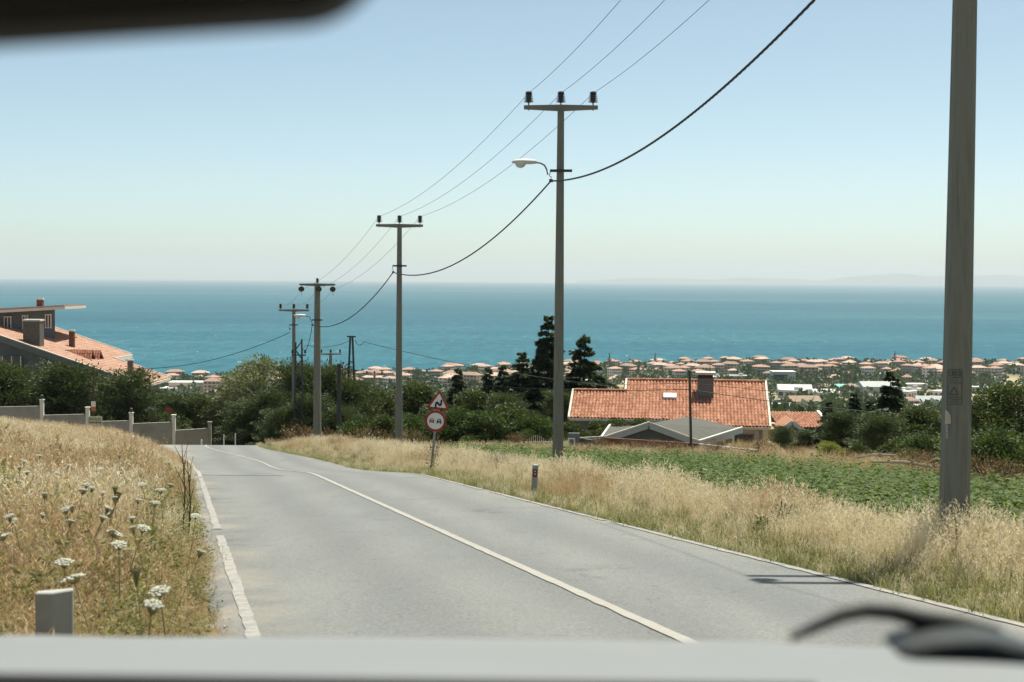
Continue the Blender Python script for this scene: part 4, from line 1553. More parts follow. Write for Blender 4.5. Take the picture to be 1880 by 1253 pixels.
for k, nm in enumerate(("leftmost", "middle", "rightmost")):
    # the line comes down from an uphill pole behind the camera
    back = i1[k] + Vector((5.0, -22.5, 2.0))
    wire("power_wire", [(back, i1[k], .5), (i1[k], i2[k], .45), (i2[k], i3[k], .48), (i3[k], i4[k], .5), (i4[k], i5[k], .35)], .0065, M['wire'],
         "%s of the three thin bare wires strung across the pole tops" % nm, "wire", "bare power wires over the poles")
wire("bundled_cable", [(b1 + Vector((5, -22.5, 2)), b1, .8), (b1, b2, .92), (b2, b3, .95), (b3, b4, .85)], .017, M['cable'], "thick twisted black cable sagging between the concrete poles", "cable", twist=True)
# joint on the cable, near the nearest pole
jp = span(b1, b2, .92, 100)[27]

# lattice mast, A mast and the dark post among the trees
def lattice(px, d, top, label):
    p = at(px, 700, d)
    z0 = gz1(p.x, d)
    zt = at(px, top, d).z
    H = zt - z0
    o = empty("lattice_mast", (p.x, d, z0), label, "mast")
    mb = MB()
    wb, wt = .62, .20
    for sx in (-1, 1):
        for sy in (-1, 1):
            mb.bar((sx * wb / 2, sy * wb / 2, -.3), (sx * wt, sy * wt / 2, H + .1 * sx), .07, .07)
    mb.build("leg_frame", M['darksteel'], o)
    bz = MB()
    n = 12
    for i in range(n):
        t0, t1 = i / n, (i + 1) / n
        for sy in (-1, 1):
            w0, w1 = lerp(wb / 2, wt, t0), lerp(wb / 2, wt, t1)
            y0, y1 = lerp(wb / 2, wt / 2, t0), lerp(wb / 2, wt / 2, t1)
            s = 1 if i % 2 else -1
            bz.bar((-s * w0, sy * y0, H * t0), (s * w1, sy * y1, H * t1), .045, .045)
    bz.build("bracing", M['darksteel'], o)
    MB().box((0, 0, H - .95), (.95, .08, .08)).build("crossarm", M['darksteel'], o)
    for s in (-.42, .42):
        insulator(o, (s, 0, H - .86), 1.0)
    return o, Vector((p.x, d, zt))


lm, ltop = lattice(548.5, 94, 626, "narrow dark steel lattice mast among the cypress trees")
pa = at(645, 700, 101)
za = gz1(pa.x, 101)
zt = at(645, 619, 101).z
am = empty("a_frame_mast", (pa.x, 101, za), "dark A shaped two legged mast rising above the trees", "mast")
for s in (-1, 1):
    MB().bar((s * .42, 0, -.3), (s * .08, 0, zt - za), .13, .16).build("leg", M['darksteel'], am)
MB().box((0, 0, zt - za + .03), (.62, .14, .10)).build("crossarm", M['darksteel'], am)
rg = MB()
for t in (.2, .4, .6, .78):
    rg.box((0, 0, (zt - za) * t), (.84 - .66 * t, .07, .06))
rg.build("rungs", M['darksteel'], am)
pd = at(622.5, 700, 92)
zd = gz1(pd.x, 92)
dm = empty("dark_post", (pd.x, 92, zd), "plain dark post among the cypress trees", "post")
ztd = at(622.5, 668, 92).z
MB().tube([(0, 0, -.3), (0, 0, ztd - zd)], [.16, .13], 8).build("shaft", M['darksteel'], dm)
MB().box((.1, 0, ztd - zd - .25), (.35, .08, .08)).build("bracket", M['darksteel'], dm)
# house pole
ph_ = at(1270, 800, 74)
zh = gz1(ph_.x, 74)
hp_ = empty("steel_post", (ph_.x, 74, zh), "thin dark steel post in front of the tiled roof", "post")
top_h = at(1266, 681, 74)
MB().tube([(0, 0, -.3), (top_h.x - ph_.x, 0, top_h.z - zh)], [.075, .062], 8).build("shaft", M['darksteel'], hp_)
MB().lathe((top_h.x - ph_.x, 0, top_h.z - zh), [(.07, -.02), (.075, .02), (.03, .05)], 8).build("cap", M['darksteel'], hp_)

wire("service_cable", [(b4, at(556, 640, 94), .6), (at(556, 640, 94), at(562, 634, 95), .0), (at(562, 634, 95), at(640, 627, 101), .25)], .020, M['cable'], "black cable looping from the lamp pole past the lattice mast to the A mast", "cable")
wire("service_cable", [(at(652, 625, 101), at(668, 628, 100.5), .3), (at(668, 628, 100.5), at(1145, 712, 96), .35)], .020, M['cable'], "black cable falling rightwards from the A mast to behind the tiled house", "cable")
wire("service_cable", [(at(625, 675, 92), at(1266, 715, 74), .55), (at(1266, 715, 74), at(2050, 770, 68), .5)], .018, M['cable'], "black cable crossing in front of the tiled roof past the steel post", "cable")
wire("service_cable", [(at(1266, 703, 74), at(2050, 752, 80), .3), (at(1040, 700, 97), at(1266, 703, 74), .15)], .012, M['cable'], "thin black wire just above the lower cable over the tiled roof", "cable")
wire("service_cable", [(at(532, 611, 96), at(238, 676, 114), .75), (at(238, 676, 114), at(170, 679, 112), .1)], .022, M['cable'], "black cable slung left from the slim pole to the orange roofed house", "cable")

# ------------------------------------------------------------------ road signs, reflector post, marker stone
sg = at(792.5, 845, 40.5)
zs = gz1(sg.x, 40.5)
sgn = empty("road_sign", (sg.x, 40.5, zs), "leaning post with a double bend warning triangle above a no overtaking disc", "road sign")


def loc(px, py, dy=0.0):
    q = at(px, py, 40.5 + dy)
    return Vector((q.x - sg.x, dy, q.z - zs))


MB().tube([loc(791, 868, .06), loc(792.5, 850, .06), loc(806, 720, .06)], .034, 8).build("post", M['steel'], sgn)
cen = loc(799.5, 773.5)
TILT = R(-5.5)


def rot2(x, z): return (x * math.cos(TILT) - z * math.sin(TILT), x * math.sin(TILT) + z * math.cos(TILT))


def plate(name, pts2, c, y, th, mat, parent):
    poly = [Vector((c.x + rot2(x, z)[0], y, c.z + rot2(x, z)[1])) for x, z in pts2]
    return MB().slab(poly, th, d=(0, -1, 0)).build(name, mat, parent)


def circ(r, n=40): return [(r * math.cos(2 * math.pi * i / n), r * math.sin(2 * math.pi * i / n)) for i in range(n)]


disc = plate("disc_plate", circ(.300), cen, 0.0, .015, M['signred'], sgn)
plate("disc_face", circ(.236), cen, -.004, .003, M['signwhite'], disc)


def car_sym(cx, mat):
    """the little car seen from behind, outline strokes"""
    mb = MB()
    def s(a, b_, w=.020):
        A_, B_ = [Vector((cen.x + rot2(cx + q[0], q[1])[0], -.009, cen.z + rot2(cx + q[0], q[1])[1])) for q in (a, b_)]
        mb.bar(A_, B_, w, .003, up=(0, -1, 0))
    s((-.052, .005), (-.032, .062)); s((-.032, .062), (.032, .062)); s((.032, .062), (.052, .005))
    s((-.066, .0), (.066, .0), .026); s((-.062, -.025), (-.03, -.025), .022); s((.062, -.025), (.03, -.025), .022)
    s((-.05, -.012), (.05, -.012), .016)
    s((-.055, -.03), (-.055, -.062), .026); s((.055, -.03), (.055, -.062), .026)
    s((-.06, -.042), (.06, -.042), .012)
    mb.build("car_symbol", mat, disc)


car_sym(-.105, M['signred'])
car_sym(.105, M['signblack'])
tc_ = loc(805, 741)
tri = [(-.335, -.175), (.335, -.175), (0, .40)]


def rounded(tri, r):
    out = []
    for i in range(3):
        a, b_, c = Vector(tri[i - 1]), Vector(tri[i]), Vector(tri[(i + 1) % 3])
        u, w = (a - b_).normalized(), (c - b_).normalized()
        p0, p1_ = b_ + u * r, b_ + w * r
        for t in (0, .25, .5, .75, 1):
            out.append(tuple((1 - t) ** 2 * p0 + 2 * t * (1 - t) * b_ + t * t * p1_))
    return out


tp = plate("triangle_plate", rounded(tri, .06), tc_, 0.0, .015, M['signred'], sgn)
plate("triangle_face", rounded([(x * .70, z * .70 + .010) for x, z in tri], .03), tc_, -.004, .003, M['signwhite'], tp)
sm = MB()
sc_pts = [(-.072, -.125), (-.072, -.04), (-.062, .012), (-.03, .022), (.0, -.01), (.035, -.05), (.068, -.04), (.078, .02), (.078, .10)]
for a, b_ in zip(sc_pts[:-1], sc_pts[1:]):
    A_, B_ = [Vector((tc_.x + rot2(*q)[0], -.009, tc_.z + rot2(*q)[1])) for q in (a, b_)]
    dd = (B_ - A_).normalized() * .012
    sm.bar(A_ - dd, B_ + dd, .050, .003, up=(0, -1, 0))
sm.build("bend_symbol", M['signblack'], tp)

rp_ = at(980, 912, 27.2)
zr = gz1(rp_.x, 27.2)
rpost = empty("reflector_post", (rp_.x, 27.2, zr), "short grey roadside post with dark red reflector", "post")
def rl(px, py): q = at(px, py, 27.2); return Vector((q.x - rp_.x, 0, q.z - zr))
MB().bar(rl(979.5, 925), rl(983.2, 853), .105, .10, w2=.115, h2=.10, up=(0, 1, 0)).build("post", M['postgrey'], rpost, bevel=.012)
MB().bar(rl(981.4, 875.5) + Vector((0, -.053, 0)), rl(982.6, 861.5) + Vector((0, -.053, 0)), .082, .012, up=(0, 1, 0)).build("reflector", M['reflred'], rpost)
dts = MB()
for q in (865, 870):
    dts.lathe(rl(982.3, q) + Vector((0, -.06, 0)), [(.012, -.002), (.012, .003)], 8, axis=(0, -1, 0))
dts.build("rivets", M['signwhite'], rpost)
# grey marker stone in the near grass
mk = at(99, 1150, 7.2)
zm = gz1(mk.x, 7.2)
mko = empty("marker_stone", (mk.x, 7.2, zm), "square grey concrete marker stone at the bottom of the left bank", "marker stone")
tl, tr = at(64, 1089, 7.2), at(134, 1083, 7.2)
w_ = (tr.x - tl.x)
hh_ = tl.z - zm
mbk = MB()
mbk.add([(-w_ / 2, 0, -.2), (-w_ * .02, -.03, -.2), (w_ / 2, 0, -.2), (w_ / 2 - .012, .05, -.2), (-w_ / 2, .05, -.2),
         (-w_ / 2, 0, hh_), (-w_ * .02, -.03, hh_ + .006), (w_ / 2, 0, hh_ + .018), (w_ / 2 - .012, .05, hh_ + .018), (-w_ / 2, .05, hh_)],
        [(0, 1, 6, 5), (1, 2, 7, 6), (2, 3, 8, 7), (3, 4, 9, 8), (4, 0, 5, 9), (5, 6, 7, 8, 9), (4, 3, 2, 1, 0)])
mbk.build("stone", surf("marker_concrete", (.33, .33, .295), (.39, .385, .35), 8, .9, .1), mko, bevel=.006)

# ------------------------------------------------------------------ left garden wall and its posts
posts = [(-10, 724, 97), (77, 735, 98), (161, 749, 99), (241, 759, 100), (319, 763, 101.3), (385, 776, 103)]
panel_top = [752, 748, 763, 775, 778.5, 791]
fence = empty("garden_wall", at(200, 820, 99), "grey stepped concrete garden wall with tall pale posts left of the road", "wall")
fl = Vector(fence.location)
for i, (px, top, d) in enumerate(posts):
    q = at(px, top, d)
    z0 = gz1(q.x, d)
    mbp = MB().box(((q.x, d, (q.z + z0 - .3) / 2)), (.24, .24, q.z - z0 + .3))
    mbp.box((q.x, d, q.z + .03), (.32, .32, .06))
    po = mbp.build("post", M['white'] if i != 5 else M['gardenwall'], fence, loc=None)
    po.location = -fl
    if i == 1 or i == 3:
        lb = MB().lathe((q.x, d, q.z + .06), [(.05, 0), (.05, .08), (.11, .12), (.12, .26), (.05, .33)], 8).build("post_lamp", M['darksteel'], fence)
        lb.location = -fl
    if i + 1 < len(posts):
        px2, top2, d2 = posts[i + 1]
        zt_ = at(px + 1, panel_top[i + 1] + 1, d).z
        q2 = at(px2, top2, d2)
        a_, b_ = Vector((q.x, d, 0)), Vector((q2.x, d2, 0))
        z1 = min(z0, gz1(q2.x, d2)) - .3
        u_ = (b_ - a_).normalized()
        a_, b_ = a_ + u_ * .122, b_ - u_ * .122
        pan = MB().bar(a_ + Vector((0, 0, (zt_ + z1) / 2)), b_ + Vector((0, 0, (zt_ + z1) / 2)), .16, zt_ - z1).build("wall_panel", M['gardenwall'], fence)
        pan.location = -fl
        cop = MB().bar(a_ + Vector((0, 0, zt_ + .03)), b_ + Vector((0, 0, zt_ + .03)), .22, .06).build("coping", M['gardenwall'], fence)
        cop.location = -fl


def text_mesh(s, size, mat, parent, org, extr=.002):
    cu = bpy.data.curves.new("lettering", 'FONT')
    cu.body = s
    cu.size = size
    cu.extrude = extr
    cu.align_x = 'CENTER'
    cu.align_y = 'CENTER'
    tmp = bpy.data.objects.new("lettering", cu)
    col.objects.link(tmp)
    dg = bpy.context.evaluated_depsgraph_get()
    me = bpy.data.meshes.new_from_object(tmp.evaluated_get(dg))
    bpy.data.objects.remove(tmp)
    me.materials.clear()
    me.materials.append(mat)
    o = link_mesh("lettering", me, parent)
    o.location = org
    o.rotation_euler = (R(90), 0, 0)
    return o


ss_ = at(174.5, 773, 92)
sale = empty("sale_board", (ss_.x, 92, ss_.z), "pale board with two lines of dark lettering in front of the wall", "sign")
MB().box((0, 0, 0), (.93, .03, .58)).build("board", surf("board_yellowish", (.42, .44, .33), (.5, .51, .40), 4, .8), sale)
text_mesh("SATILIK", .235, M['signblack'], sale, (0, -.02, .10))
l2 = MB()
for q in range(9):
    l2.box((-.36 + q * .09, -.018, -.11), (.055, .004, .09 + .02 * (q % 3)))
l2.build("lettering", M['signblack'], sale)
for s in (-.38, .38):
    MB().box((s, .02, -1.0), (.05, .04, 1.9)).build("leg", M['bark'], sale)
pl_ = at(172, 745, 93.5)
zp = gz1(pl_.x, 93.5)
plq = empty("sign_post", (pl_.x, 93.5, zp), "slim post carrying a small white plate over an orange plate", "sign")
MB().tube([(0, 0, -.3), (0.02, 0, at(174, 680, 93.5).z - zp)], .05, 6).build("post", M['bark'], plq)
zz1, zz2 = at(172, 737, 93.5).z - zp, at(172, 747, 93.5).z - zp
MB().box((0, -.07, (zz1 + zz2) / 2), (.29, .02, zz1 - zz2)).build("white_plate", M['signwhite'], plq)
zz3 = at(172, 755, 93.5).z - zp
MB().box((0, -.07, (zz2 + zz3) / 2 - .003), (.29, .02, zz2 - zz3 - .01)).build("orange_plate", M['orange'], plq)
rd = at(310, 753, 103)
rdo = empty("red_plate", (rd.x, 103, rd.z), "small red sign plate beside the wall post at the road bend", "sign")
MB().box((0, 0, 0), (.46, .03, .24)).build("plate", M['signred'], rdo)
MB().box((0, .04, -1.0), (.05, .05, 2.2)).build("post", M['darksteel'], rdo)
for px, t, d in ((370, 808, 84), (411, 799, 86), (432, 797, 87)):
    q = at(px, t, d)
    z0 = gz1(q.x, d)
    st_ = empty("stake", (q.x, d, z0), {370: "short white stake at the left end of the road crest", 411: "thin pale stake behind the crest, left of the pair", 432: "thin pale stake behind the crest, right of the pair"}[px], "stake")
    mb = MB().tube([(0, 0, -.2), (0, 0, q.z - z0)], .055 if px == 370 else .035, 6)
    mb.lathe((0, 0, q.z - z0), [(.03, 0), (.02, .03)], 6)
    mb.build("shaft", M['white'], st_)

# ------------------------------------------------------------------ roofs
def tile_mat(name, a, b_, c):
    m, nt, out = new_mat(name)
    p = N(nt, "ShaderNodeBsdfPrincipled", Roughness=.85)
    g = N(nt, "ShaderNodeNewGeometry")
    tc = N(nt, "ShaderNodeTexCoord")
    n1 = N(nt, "ShaderNodeTexNoise", Scale=.9, Detail=6.0, Roughness=.7)
    nt.links.new(tc.outputs["Object"], n1.inputs["Vector"])
    ad = N(nt, "ShaderNodeMath", operation='MULTIPLY_ADD')
    ad.inputs[1].default_value = .45
    nt.links.new(g.outputs["Random Per Island"], ad.inputs[0])
    ml = N(nt, "ShaderNodeMath", operation='MULTIPLY')
    ml.inputs[1].default_value = .6
    nt.links.new(n1.outputs["Fac"], ml.inputs[0])
    nt.links.new(ml.outputs[0], ad.inputs[2])
    rp = ramp(nt, [(.2, a), (.5, b_), (.8, c)])
    nt.links.new(ad.outputs[0], rp.inputs["Fac"])
    nt.links.new(rp.outputs[0], p.inputs["Base Color"])
    nt.links.new(p.outputs[0], out.inputs["Surface"])
    return m


M['tile'] = tile_mat("clay_tiles", (.25, .095, .05), (.36, .155, .085), (.45, .225, .135))
M['tilepale'] = tile_mat("pale_clay_tiles", (.29, .155, .10), (.35, .195, .135), (.41, .245, .18))
M['tiledark'] = tile_mat("dark_clay_tiles", (.22, .075, .04), (.28, .10, .055), (.36, .15, .085))


def tiles(name, org, u, v, rects, mat, parent, pitch=.21, row=.38, amp=.072, off=None):
    """barrel tiles as real relief: each tile its own little arch, laid in overlapping rows"""
    u, v = Vector(u).normalized(), Vector(v).normalized()
    nrm = u.cross(v)
    if nrm.z < 0: nrm = -nrm
    V, Q = [], []
    org, u_, v_, n_ = np.array(org), np.array(u), np.array(v), np.array(nrm)
    S = [(-.5, -.55), (-.25, .35), (0.0, 1.0), (.25, .35), (.5, -.55)]
    for (u0, u1, v0, v1) in rects:
        nc, nr = int(round((u1 - u0) / pitch)), int(round((v1 - v0) / row))
        pu, rv_ = (u1 - u0) / nc, (v1 - v0) / nr
        for r in range(nr):
            for c in range(nc):
                o = len(V)
                du, dv, dn = rng.normal(0, .006), rng.normal(0, .012), rng.normal(0, .006)
                for vv, lift in ((v0 + r * rv_, 0.0), (v0 + (r + 1.0) * rv_, .022)):
                    for s, h in S:
                        V.append(org + u_ * (u0 + (c + .5 + s * 1.0) * pu + du) + v_ * (vv + dv) + n_ * (.05 + h * amp + lift + dn))
                for k in range(4):
                    Q.append((o + k, o + k + 1, o + k + 6, o + k + 5))
                for k in range(4):   # thickness at the lower lip
                    pass
    me = np_mesh(name, np.array(V), Q, None, mat, False)
    ob = link_mesh(name, me, parent)
    ob["kind"] = "stuff"
    if off is not None:
        ob.location = -Vector(off)
    return ob


def child(mb, name, mat, parent, bevel=0.0, smooth=False):
    o = mb.build(name, mat, parent, smooth=smooth, bevel=bevel)
    o.location = -Vector(parent.location)
    return o


def pt(O, u, v, a, b_, dz=0.0):
    return Vector(O) + Vector(u) * a + Vector(v) * b_ + Vector((0, 0, dz))


# ------------------------------------------------------------------ the tiled house on the right
TH = R(7)
u = Vector((math.cos(TH), -math.sin(TH), 0))
vh = Vector((-math.sin(TH), -math.cos(TH), 0))          # horizontal, towards us
SLP = .44
v = (vh + Vector((0, 0, -SLP))).normalized()
A = at(1152, 700, 99)


def solve_v(a, py):
    """run down the slope at which the roof plane shows at row py"""
    lo, hi = -2.0, 14.0
    for _ in range(40):
        m_ = (lo + hi) / 2
        w = pt(A, u, v, a, m_)
        c = CR.transposed() @ w
        y = 626.5 - F * c.y / -c.z
        if y < py: lo = m_
        else: hi = m_
    return (lo + hi) / 2


def solve_u(b_, px):
    lo, hi = -8.0, 16.0
    for _ in range(40):
        m_ = (lo + hi) / 2
        c = CR.transposed() @ pt(A, u, v, m_, b_)
        x = 940 + F * c.x / -c.z
        if x < px: lo = m_
        else: hi = m_
    return (lo + hi) / 2


vj = solve_v(-2, 720)                 # left step
ve = solve_v(-2, 769)                 # left eave
uL = solve_u(ve, 1046)
uR = solve_u(0, 1404)
vj2 = solve_v(9, 738)                 # right step
ve2 = solve_v(9, 785)
uR2 = solve_u(vj2, 1408)
uM = solve_u(ve, 1228)
house = empty("tiled_house", (A.x + 3, A.y - 3, gz1(A.x + 3, A.y - 3)), "house with broad bright orange tiled roof, stout chimney and skylight", "house")
tiles("roof_tiles", A, u, v, [(0, uR, 0, vj), (uL, uR, vj, vj2), (uL, uR2, vj2, ve), (uM, uR2, ve, ve2)], M['tile'], house, off=house.location, pitch=.225, row=.40)
# roof deck under the tiles and cream verge boards
dk = MB()
for (a0, a1, b0, b1_) in ((0, uR, 0, vj), (uL, uR, vj, vj2), (uL, uR2, vj2, ve), (uM, uR2, ve, ve2)):
    dk.slab([pt(A, u, v, a0, b0), pt(A, u, v, a1, b0), pt(A, u, v, a1, b1_), pt(A, u, v, a0, b1_)], .12, d=(0, 0, 1))
child(dk, "roof_deck", M['dark'], house)
for a0, b0, a1, b1_ in ((uL, vj, uL, ve), (0, 0, 0, vj), (uR, 0, uR, vj2), (uR2, vj2, uR2, ve2)):
    sgn_ = -1 if a0 <= 0 else 1
    child(MB().bar(pt(A, u, v, a0 + sgn_ * .07, b0 - .1, .06), pt(A, u, v, a1 + sgn_ * .07, b1_ + .1, .06), .13, .22), "verge_board", M['cream'], house)
for a0, a1, b0 in ((0, uR, 0), (uL, 0, vj)):
    rb = MB()
    n = int((a1 - a0) / .4)
    for i in range(n):
        rb.tube([pt(A, u, v, lerp(a0, a1, i / n), b0, .10), pt(A, u, v, lerp(a0, a1, (i + 1) / n) + .03, b0, .12)], [.11, .13], 8)
    o = child(rb, "ridge_tiles", M['tile'], house)
    o["kind"] = "stuff"
child(MB().bar(pt(A, u, v, uL, ve + .06, -.05), pt(A, u, v, uM, ve + .06, -.05), .12, .16), "gutter", M['cream'], house)
child(MB().bar(pt(A, u, v, uM, ve2 + .06, -.05), pt(A, u, v, uR2, ve2 + .06, -.05), .12, .16), "gutter", M['cream'], house)
# rear slope
bs = MB()
w2 = Vector((-vh.x, -vh.y, -SLP)).normalized()
bs.slab([pt(A, u, w2, 0, 0), pt(A, u, w2, uR, 0), pt(A, u, w2, uR, 5), pt(A, u, w2, 0, 5)], .15, d=(0, 0, 1))
child(bs, "rear_slope", M['tile'], house)
# walls
gzh = gz1(A.x + 2, A.y - 5) - .4
wl = MB()
def wallq(a0, b0, a1, b1_, drop=.30):
    """wall from plan point to plan point, up to just under the roof plane"""
    p, q = pt(A, u, vh, a0, b0), pt(A, u, vh, a1, b1_)
    zp_, zq = A.z - SLP * b0 - drop, A.z - SLP * b1_ - drop
    dv_ = (q - p).normalized().cross(Vector((0, 0, 1)))
    wl.slab([(p.x, p.y, gzh), (q.x, q.y, gzh), (q.x, q.y, zq), (p.x, p.y, zp_)], .25, d=dv_)
cz = 1 / math.sqrt(1 + SLP * SLP)
be, be2 = ve * cz - .55, ve2 * cz - .5
wallq(uM + .3, be2, uR2 - .4, be2)
wallq(uR2 - .4, be2, uR2 - .4, .0)
wallq(uL + 3.0, be - 1.2, uM + .3, be - 1.2)
wallq(uL + 3.0, .6, uL + 3.0, be - 1.2)
child(wl, "wall", M['cream'], house)
# porch pillar at the left corner
pc = pt(A, u, vh, uL + .75, be)
child(MB().box((pc.x, pc.y, (A.z - SLP * be - .25 + gzh) / 2), (.95, .8, A.z - SLP * be - .25 - gzh)), "corner_pillar", M['wallgrey'], house)
pb = pt(A, u, vh, uR2 - .1, be2 - .05)
bal = MB()
for i in range(6):
    q = pt(A, u, vh, uR2 + .1, be2 - .1 - i * .35)
    bal.box((q.x, q.y, A.z - SLP * be2 - 1.75), (.06, .06, .9))
q0, q1 = pt(A, u, vh, uR2 + .1, be2 - .1), pt(A, u, vh, uR2 + .1, be2 - 1.9)
for dz in (-1.3, -2.2):
    bal.bar((q0.x, q0.y, A.z - SLP * be2 + dz), (q1.x, q1.y, A.z - SLP * be2 + dz), .09, .07)
child(bal, "balcony_rail", M['cream'], house)
# door and window in the right-hand wall
for a0, a1, nm, mt, zt0, zt1 in ((uR2 - 2.9, uR2 - 1.0, "window", 'glass', -.75, -2.35),):
    q = pt(A, u, vh, (a0 + a1) / 2, be2 + .04)
    zc = A.z - SLP * be2 + (zt0 + zt1) / 2
    wo_ = child(MB().box((q.x, q.y, zc), (a1 - a0, .1, zt0 - zt1), -TH), nm, M[mt], house)
    fr_ = MB()
    for t in (-.5, 0, .5):
        c_ = q + u * (t * (a1 - a0)) + vh * .06
        fr_.box((c_.x, c_.y, zc), (.08, .06, zt0 - zt1 + .1), -TH)
    f_ = fr_.build("frame", M['wallgrey'], wo_)
# chimney with cap
cq = solve_v(5, 735)
ca, cb = solve_u(cq - .3, 1280), solve_u(cq - .3, 1310)
ccen = pt(A, u, v, (ca + cb) / 2, cq - .8)
ct = at(1294, 694, ccen.y).z
cw = (cb - ca)
chim = child(MB().box((ccen.x, ccen.y, (ct + ccen.z - 1) / 2), (cw, cw * .9, ct - ccen.z + 1), -TH), "chimney", surf("chimney_render", (.15, .14, .125), (.19, .18, .16), 3, .92, .2), house)
for nm, w, hgt, zz, mt in (("chimney_cap", cw * 1.22, .16, ct + .32, 'cream'), ("chimney_vent", cw * .9, .26, ct + .12, 'dark')):
    MB().box((ccen.x, ccen.y, zz), (w, w, hgt), -TH).build(nm, M[mt], chim)
child(MB().tube([(ccen.x + .3, ccen.y, ct + .38), (ccen.x + .3, ccen.y, ct + .95)], .02, 5), "aerial", M['darksteel'], house)
# skylight
sa, sb = solve_u(solve_v(2.5, 732), 1218), solve_u(solve_v(2.5, 732), 1242)
s0, s1 = solve_v(2.5, 727), solve_v(2.5, 735)
nr_ = u.cross(v); nr_ = nr_ if nr_.z > 0 else -nr_
child(MB().slab([pt(A, u, v, sa, s0) + nr_ * .24, pt(A, u, v, sb, s0) + nr_ * .24, pt(A, u, v, sb, s1) + nr_ * .24, pt(A, u, v, sa, s1) + nr_ * .24], .2, d=nr_), "skylight", M['white'], house)

# ------------------------------------------------------------------ grey-roofed outbuilding in front of it
ob_o = at(1220, 835, 84)
outb = empty("outbuilding", (ob_o.x, 84, gz1(ob_o.x, 84)), "low outbuilding with dark grey gabled roof and pale fascias before the tiled house", "building")
Fp, Lp, Rp = at(1191, 778, 82), at(1100, 808, 82), at(1283, 812, 82)
Bk = at(1266, 765, 91.5)
Rb = at(1362, 787, 89.5)
Lb = Lp + (Bk - Fp)
child(MB().slab([Fp, Rp, Rb, Bk], .16, d=(0, 0, 1)), "roof_slope", M['shingle'], outb)
child(MB().slab([Fp, Bk, Lb, Lp], .16, d=(0, 0, 1)), "roof_slope", M['shingle'], outb)
for a_, b_ in ((Lp, Fp), (Fp, Rp), (Rp, Rb)):
    dn = Vector((0, -.06, -.10))
    child(MB().bar(Vector(a_) + dn, Vector(b_) + dn, .10, .34), "fascia", M['bluefascia'], outb)
    child(MB().bar(Vector(a_) + Vector((0, -.09, .09)), Vector(b_) + Vector((0, -.09, .09)), .14, .07), "roof_trim", M['fascia'], outb)
zg = gz1(ob_o.x, 84) - .3
gw = MB()
gl, gr = Lp.lerp(Fp, .12), Rp.lerp(Fp, .12)
gw.slab([(gl.x, 82.5, zg), (gr.x, 82.5, zg), (gr.x, 82.5, gr.z - .25), (Fp.x, 82.5, Fp.z - .3), (gl.x, 82.5, gl.z - .25)], .25, d=(0, -1, 0))
child(gw, "gable_wall", M['wallblue'], outb)
sw_ = MB()
r0, r1 = Rp.lerp(Rb, .02), Rp.lerp(Rb, .96)
dx_ = Vector((-.35, .1, 0))
sw_.slab([Vector((r0.x, r0.y, zg)) + dx_, Vector((r1.x, r1.y, zg)) + dx_, Vector((r1.x, r1.y, r1.z - .25)) + dx_, Vector((r0.x, r0.y, r0.z - .25)) + dx_], .2)
child(sw_, "side_wall", M['white'], outb)
for t in (.3, .62, .85):
    c_ = r0.lerp(r1, t) + dx_
    dv_ = (r1 - r0); dv_.z = 0; dv_.normalize()
    nn_ = Vector((dv_.y, -dv_.x, 0))
    c_ = c_ + nn_ * .06
    wz = MB().slab([c_ - dv_ * .55 + Vector((0, 0, -.55)), c_ + dv_ * .55 + Vector((0, 0, -.55)), c_ + dv_ * .55 + Vector((0, 0, -1.6)), c_ - dv_ * .55 + Vector((0, 0, -1.6))], .05, d=nn_)
    child(wz, "window", M['glass'], outb)
# low lean-to left of the gable
l0, l1, l2_, l3 = at(1106, 804, 84), at(1122, 781, 90), at(1205, 783, 90), at(1190, 806, 84)
child(MB().slab([l0, l3, l2_, l1], .15, d=(0, 0, 1)), "lean_to_roof", M['shingle'], outb)
child(MB().bar(l0 + Vector((-.05, 0, .03)), l1 + Vector((-.05, 0, .03)), .12, .14), "roof_trim", M['fascia'], outb)

# garden wall with brown band in front, gate and meter box
gwl = empty("front_wall", at(1160, 830, 79), "low grey and brown wall along the far field edge before the outbuilding", "wall")
def wall_run(pts, mat, nm, th=.22):
    for (x0, y0, d0), (x1, y1, d1) in zip(pts[:-1], pts[1:]):
        a_, b_ = at(x0, y0, d0), at(x1, y1, d1)
        zb = min(gz1(a_.x, d0), gz1(b_.x, d1)) - .3
        dv_ = Vector((b_.x - a_.x, b_.y - a_.y, 0)).normalized().cross(Vector((0, 0, 1)))
        child(MB().slab([(a_.x, a_.y, zb), (b_.x, b_.y, zb), tuple(b_), tuple(a_)], th, d=dv_), nm, mat, gwl)
wall_run([(1060, 806, 79.5), (1072, 806, 79.4), (1084, 807.5, 79.3), (1096, 806, 79.2), (1110, 803, 79)], M['wallgrey'], "wall_panel")
wall_run([(1110, 804, 79), (1284, 815, 77.5)], M['brick'], "brick_panel")
wall_run([(1284, 817, 77.5), (1330, 822, 76.5), (1392, 829, 76)], M['white'], "low_wall")
for (x0, y0, d0, x1, y1, d1) in ((1060, 805, 79.5, 1110, 802, 79), (1284, 816, 77.5, 1392, 828, 76)):
    child(MB().bar(at(x0, y0, d0 - .1), at(x1, y1, d1 - .1), .30, .07), "coping", M['gardenwall'], gwl)
gt = at(1000, 812, 80)
gate = empty("garden_gate", (gt.x, 80, gz1(gt.x, 80)), "pale iron garden gate with arched top and thin bars", "gate")
gm = MB()
g0, g1 = at(965, 815, 80), at(1044, 817, 80)
zb = gz1(gt.x, 80)
n = 22
